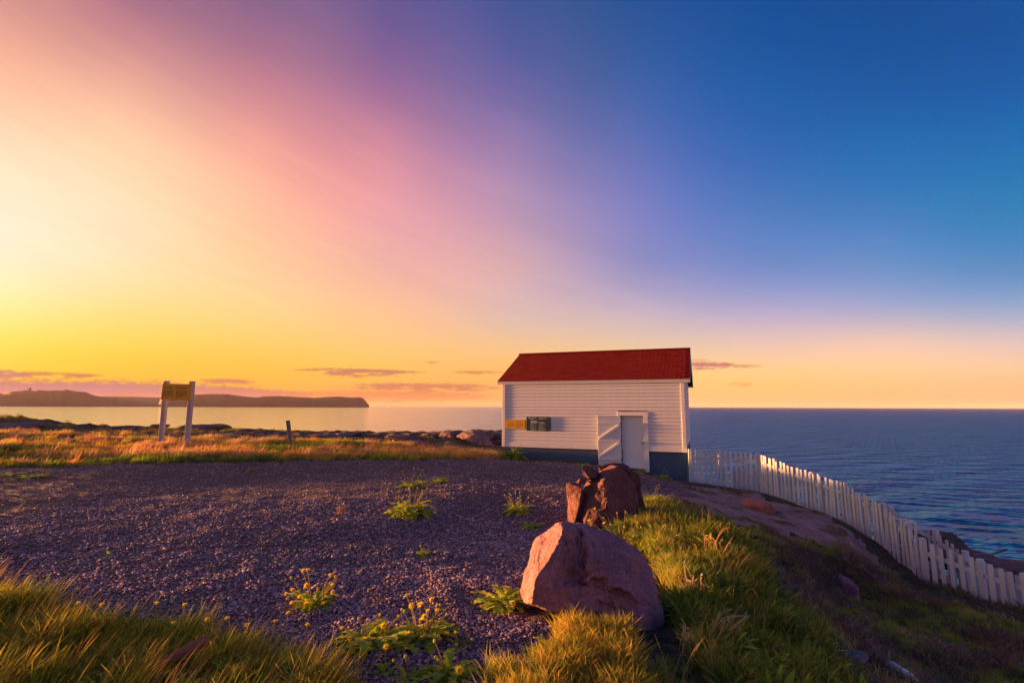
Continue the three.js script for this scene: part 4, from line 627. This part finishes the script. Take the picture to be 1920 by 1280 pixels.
// ------------------------------------------------------------------ plants that stand apart
const gLeaf = [leafMat([0.34, 0.46, 0.03]), leafMat([0.50, 0.54, 0.03]), leafMat([0.20, 0.32, 0.02])], petal = leafMat([0.90, 0.70, 0.03], { transmission: 0.3 }), stemM = leafMat([0.26, 0.20, 0.07], { transmission: 0.15 }), dryM = leafMat([0.40, 0.24, 0.12], { transmission: 0.25 });
function toothed(seed, len, wid) {                      // one dandelion leaf: notched edges, arching over
  const r = rngOf(seed), P = [], I = [], n = 11; let x = 0, y = 0, t = 0.55 + r() * 0.6;
  for (let i = 0; i <= n; i++) { const f = i / n, w = wid * (0.18 + 0.9 * Math.sin(Math.pow(f, 1.25) * Math.PI * 0.93)) * (i % 2 ? 1.25 : 0.55) / 2, k = (r() - 0.5) * wid * 0.2; P.push(x, y + w * 0.35, -w + k, x, y, k * 0.5, x, y + w * 0.35, w + k); if (i < n) { const a = i * 3; for (const q of [0, 1]) I.push(a + q, a + q + 1, a + q + 3, a + q + 1, a + q + 4, a + q + 3); } x += Math.sin(t) * len / n; y += Math.cos(t) * len / n; t += (0.9 + r() * 0.5) / n; }
  const g = new THREE.BufferGeometry(); g.setAttribute('position', new THREE.Float32BufferAttribute(P, 3)); g.setIndex(I); g.computeVertexNormals(); return g;
}
const leafShapes = [0, 1, 2, 3, 4].map((i) => toothed(900 + i, 1, 0.24));
const headGeo = (() => { const l = [], r = rngOf(77); for (let k = 0; k < 74; k++) { const ring = k < 34 ? 0 : k < 58 ? 1 : 2; l.push([0, 0.0, 0, k * 2.399 + r() * 0.2, [1.25, 0.85, 0.4][ring] + r() * 0.15, [1.0, 0.85, 0.6][ring] * (0.9 + 0.2 * r()), 0.19, 0.15, k * 2.399 + Math.PI / 2, 2]); } const g = ribbons(l); return merge([g.toNonIndexed(), new THREE.SphereGeometry(0.34, 8, 5).scale(1, 0.6, 1).translate(0, -0.12, 0).toNonIndexed()]); })();
const budGeo = new THREE.SphereGeometry(0.5, 8, 6).scale(0.8, 1.2, 0.8);
function dandelion(label, px, py, o) {                  // o: leaves, reach, flowers [[dx, height]], buds
  const p = onGround(px, py), t = thing('dandelion', label, 'plant', p), r = rngOf(Math.round(px * 7 + py)), G = 1.45, R = o.reach * G;
  for (let i = 0, n = Math.round(o.leaves * 1.5); i < n; i++) { const m = mesh('leaf', leafShapes[i % 5], gLeaf[Math.floor(r() * 3)], t), s = R * (0.7 + 0.5 * r()); m.scale.set(s, s * (o.up ?? 0.8), s); m.rotation.y = i * 2.4 + r() * 0.6; m.position.set((r() - 0.5) * R * 0.5 * (o.spread ?? 1), 0.004, (r() - 0.5) * R * 0.4); }
  const flower = (x, h, z, bud) => { const s = mesh('flower_stem', new THREE.TubeGeometry(new THREE.QuadraticBezierCurve3(new THREE.Vector3(x * 0.3, 0, z * 0.3), new THREE.Vector3(x * 0.55, h * 0.6, z * 0.6), new THREE.Vector3(x, h, z)), 6, 0.0028, 5), stemM, t); const f = mesh(bud ? 'flower_bud' : 'flower_head', bud ? budGeo : headGeo, bud ? gLeaf[1] : petal, s); f.position.set(x, h, z); f.scale.setScalar(bud ? 0.021 : (o.head ?? 0.019) * 1.45 * (0.85 + 0.3 * r())); f.rotation.set((r() - 0.2) * 0.9, r() * 6, (r() - 0.5) * 0.9 - x * 0.8); };
  for (const [x, h, z] of o.flowers ?? []) flower(x * G, h * G, (z ?? (r() - 0.5) * 0.1) * G, false);
  for (let i = 0; i < (o.buds ?? 0); i++) flower((r() - 0.5) * R * 1.6, R * (0.5 + 0.7 * r()), (r() - 0.5) * R, true);
  return t;
}
dandelion('bushy dandelion with nearly a dozen yellow flower heads on the front gravel', 588, 1136, { leaves: 34, reach: 0.15, flowers: [[-0.09, 0.17, -0.05], [-0.045, 0.19, 0], [-0.14, 0.075, 0.04], [-0.115, 0.09, 0.02], [-0.05, 0.075, 0.08], [0.005, 0.05, 0.12], [0.10, 0.06, 0.12], [0.11, 0.12, 0.03], [0.07, 0.15, -0.04], [0.12, 0.09, 0.05], [-0.03, 0.12, 0.04], [0.04, 0.11, 0.06], [-0.08, 0.05, 0.1]], buds: 5, up: 0.9 });
dandelion('right half of the sprawling dandelion patch on the front gravel, with upright buds', 790, 1200, { leaves: 22, reach: 0.16, flowers: [[-0.01, 0.155, 0], [0.03, 0.14, 0.03], [0.02, 0.12, 0.05], [0.05, 0.10, 0.05], [-0.05, 0.06, 0.08], [-0.06, 0.13, -0.05], [0.0, 0.10, 0.04], [0.07, 0.13, 0.0], [0.04, 0.17, -0.02]], buds: 9, head: 0.016 });
dandelion('left half of the sprawling dandelion patch on the front gravel', 700, 1205, { leaves: 26, reach: 0.17, flowers: [[-0.02, 0.05, 0.08], [-0.08, 0.05, 0.1], [-0.1, 0.02, 0.13], [0.05, 0.08, 0.02], [-0.14, 0.07, 0.02]], buds: 4, head: 0.017, spread: 2 });
dandelion('green dandelion clump on the mid gravel with many seed buds, left of the far boulder', 770, 966, { leaves: 44, reach: 0.24, flowers: [], buds: 16, up: 1.1 });
dandelion('smaller green clump with upright buds on the gravel, just left of the far boulder', 970, 962, { leaves: 34, reach: 0.19, flowers: [], buds: 12, up: 1.0 });
dandelion('lone small yellowish rosette on the gravel left of the near boulder', 792, 1042, { leaves: 16, reach: 0.075, flowers: [], buds: 1, up: 0.9 });
dandelion('low flat mat of green leaves on the gravel behind the near boulder', 995, 988, { leaves: 26, reach: 0.13, flowers: [], up: 0.5 });
dandelion('arching leafy weed pressed against the left foot of the near boulder', 948, 1136, { leaves: 34, reach: 0.17, flowers: [], up: 0.7 });
dandelion('leafy weed at the left of the tuft before the near boulder', 1032, 1232, { leaves: 40, reach: 0.11, flowers: [], up: 0.9 });
dandelion('little orange flowered weed with one head alone on the front gravel', 722, 1262, { leaves: 8, reach: 0.06, flowers: [[0, 0.10, 0]], head: 0.016 });
dandelion('small flowering weed on the gravel just right of the sprawling dandelion patch', 862, 1215, { leaves: 10, reach: 0.07, flowers: [[-0.01, 0.035, 0.05]], buds: 3, head: 0.016 });
dandelion('leafy weed at the bottom edge of the gravel, lower middle', 845, 1268, { leaves: 28, reach: 0.12, flowers: [[0.04, 0.05, 0.06]], buds: 3, head: 0.018 });
dandelion('small green weed at the bottom edge, right of the tall left grass', 770, 1279, { leaves: 16, reach: 0.09, flowers: [], buds: 2 });
dandelion('yellow weed patch far out on the gravel, above the green clump', 770, 914, { leaves: 20, reach: 0.24, flowers: [], buds: 6, up: 0.7 });
dandelion('dark green weed far out on the gravel, right of the yellow patch', 824, 905, { leaves: 18, reach: 0.2, flowers: [], up: 0.6 });
dandelion('flat yellowish weed at the far left on the gravel', 62, 896, { leaves: 18, reach: 0.26, flowers: [], up: 0.4 });
dandelion('flat yellow weed at the left picture edge, beside the meadow', 12, 892, { leaves: 14, reach: 0.26, flowers: [], up: 0.35 });
dandelion('small yellowish weed on the gravel below the sign posts', 470, 881, { leaves: 12, reach: 0.16, flowers: [], up: 0.5 });
dandelion('weed on the dirt under the right end of the house foundation', 1240, 899, { leaves: 22, reach: 0.22, flowers: [], buds: 3, up: 0.9 });
dandelion('weed at the foot of the house door step', 1200, 886, { leaves: 18, reach: 0.2, flowers: [], up: 0.8 });
dandelion('bushy green weed against the left corner of the house foundation', 958, 861, { leaves: 40, reach: 0.4, flowers: [], buds: 4, up: 1.3 });
dandelion('small yellow weed on the gravel in front of the foundation', 1090, 874, { leaves: 14, reach: 0.25, flowers: [], up: 0.5 });
dandelion('single curled yellow leaf sprouting from the left gravel', 200, 1044, { leaves: 3, reach: 0.07, flowers: [], up: 1.2 });
dandelion('yellow flowering plant with tall heads between the two boulders', 1165, 1022, { leaves: 46, reach: 0.22, flowers: [[-0.28, 0.22, 0.1], [-0.34, 0.12, 0.1], [-0.22, 0.3, 0], [-0.16, 0.2, 0.1], [-0.3, 0.06, 0.12], [0.0, 0.18, 0.14]], buds: 8, up: 1.1, head: 0.019 });
// single dandelion flowers standing in the grass at the lower left
[[146, 1131, 'leftmost'], [190, 1134, 'second'], [293, 1131, 'third'], [346, 1134, 'tall leaning'], [325, 1168, 'low'], [388, 1162, 'sixth'], [425, 1160, 'seventh'], [462, 1172, 'eighth'], [515, 1165, 'small budding'], [540, 1150, 'twin headed'], [576, 1172, 'right end']].forEach(([px, py, which], i) => {
  const q = onGround(px, py + 62 - i * 2), head = atDepth(px, py, -q.z), t = thing('dandelion', `${which} yellow dandelion flower along the top edge of the lower left grass`, 'plant', q);
  const h = head.clone().sub(q), s = mesh('flower_stem', new THREE.TubeGeometry(new THREE.QuadraticBezierCurve3(new THREE.Vector3(-0.03, 0, 0.01), new THREE.Vector3(-0.01, h.y * 0.6, 0), h), 6, 0.0026, 5), stemM, t), f = mesh('flower_head', headGeo, petal, s);
  f.position.copy(h); f.scale.setScalar(0.021); f.rotation.set(0.25, i, 0.35 * Math.sin(i * 2.1)); const l = mesh('leaf', leafShapes[i % 5], gLeaf[1], t); l.scale.setScalar(0.1); l.rotation.y = i;
});
// dry tufts and stalks
function stalks(label, px, py, n, hgt, lean, spread, mat = dryM, wid = 0.003) {
  const p = onGround(px, py), t = thing('dry_stalks', label, 'plant', p), r = rngOf(px + py * 3);
  for (let i = 0; i < n; i++) { const a = r() * 6.283, d = r() * spread, x = Math.cos(a) * d, z = Math.sin(a) * d, h = hgt * (0.55 + 0.5 * r()), lx = lean * h + (r() - 0.5) * h * 0.7, c = new THREE.CatmullRomCurve3([new THREE.Vector3(x, -0.02, z), new THREE.Vector3(x + lx * 0.25, h * 0.45, z + (r() - 0.5) * 0.05), new THREE.Vector3(x + lx * 0.8, h * 0.85, z + (r() - 0.5) * 0.1), new THREE.Vector3(x + lx * 1.25, h * (0.85 + 0.15 * r()), z + (r() - 0.5) * 0.12)]); mesh('stalk', new THREE.TubeGeometry(c, 9, wid * (0.7 + 0.5 * r()), 5), mat, t); }
}
stalks('dry reddish grass tuft alone on the gravel, left of the green clump', 636, 967, 16, 0.17, 0.2, 0.05);
stalks('tangle of pale dead stalks on the green bank, right of the near boulder', 1300, 1128, 12, 0.34, -0.2, 0.10, leafMat([0.46, 0.38, 0.30], { transmission: 0.1 }));
stalks('sunlit golden stalks rising from the top of the green bank', 1335, 1060, 14, 0.42, 0.12, 0.16, leafMat([0.50, 0.32, 0.12], { transmission: 0.2 }));
stalks('tall pinkish dry stalks at the crest of the bank nearest the track', 1305, 985, 18, 0.42, -0.1, 0.22, leafMat([0.48, 0.30, 0.22], { transmission: 0.2 }));
stalks('bent straw stalks in the lower green bank under the near boulder', 1350, 1215, 9, 0.24, 0.5, 0.08, leafMat([0.45, 0.38, 0.24], { transmission: 0.1 }));
stalks('thin straw stalks at the left of the lower green bank', 1290, 1225, 8, 0.22, 0.1, 0.06, leafMat([0.45, 0.36, 0.24], { transmission: 0.1 }));
stalks('two upright orange straws at the bottom edge of the picture', 1518, 1290, 2, 0.18, 0.15, 0.05, leafMat([0.55, 0.35, 0.12], { transmission: 0.2 }));
stalks('yellow flowering weed stalks at the right edge of the green bank', 1480, 1130, 12, 0.16, 0.0, 0.08, leafMat([0.42, 0.30, 0.06], { transmission: 0.2 }));
stalks('pink dry grass blades on the ridge edge beside the dirt', 1245, 962, 14, 0.26, 0.1, 0.2, leafMat([0.40, 0.24, 0.2], { transmission: 0.2 }));
// odds and ends
{
  const a = onGround(330, 1276), t = thing('driftwood', 'weathered pinkish piece of wood lying in the grass at the bottom left', 'wood', a);
  const g = new THREE.CapsuleGeometry(0.028, 0.30, 4, 12), p = g.attributes.position; for (let i = 0; i < p.count; i++) { const k = 1 + 0.35 * fbm3(p.getX(i) * 20, p.getY(i) * 9, p.getZ(i) * 20, 3); p.setX(i, p.getX(i) * k * 1.2); p.setZ(i, p.getZ(i) * k * 0.8); } g.computeVertexNormals();
  const m = mesh('wood_grain', g, std([0.42, 0.20, 0.15], { map: woodTex, bumpMap: rockBump, bumpScale: 0.004 }), t); m.rotation.set(0.2, 0.3, -1.15); m.position.y = 0.14;
}
for (const [px, py, l, label, turn] of [[1690, 1254, 0.13, 'small white scrap of litter, the upper of two on the dark bank', 0.5], [1690, 1262, 0.22, 'pale blue white plastic bottle lying on the dark bank', 0.5]]) {
  const p = onGround(px, py + (l > 0.2 ? 6 : -4)), t = thing('litter', label, 'litter', p); p.y += 0.05; t.position.copy(p); t.rotation.set(0, -0.4, -turn);
  mesh('litter_body', new THREE.CapsuleGeometry(l * 0.16, l * 0.7, 4, 12).rotateZ(Math.PI / 2), std([0.6, 0.65, 0.7], { roughness: 0.4 }), t); mesh('litter_cap', new THREE.CylinderGeometry(l * 0.07, l * 0.09, l * 0.16, 10).rotateZ(Math.PI / 2).translate(l * 0.56, 0, 0), std([0.7, 0.72, 0.75]), t);
}

scene.fog = new THREE.FogExp2(new THREE.Color().setRGB(0.95, 0.78, 0.8), 1.3e-5);
camera.updateMatrixWorld(true);
renderer.render(scene, camera);
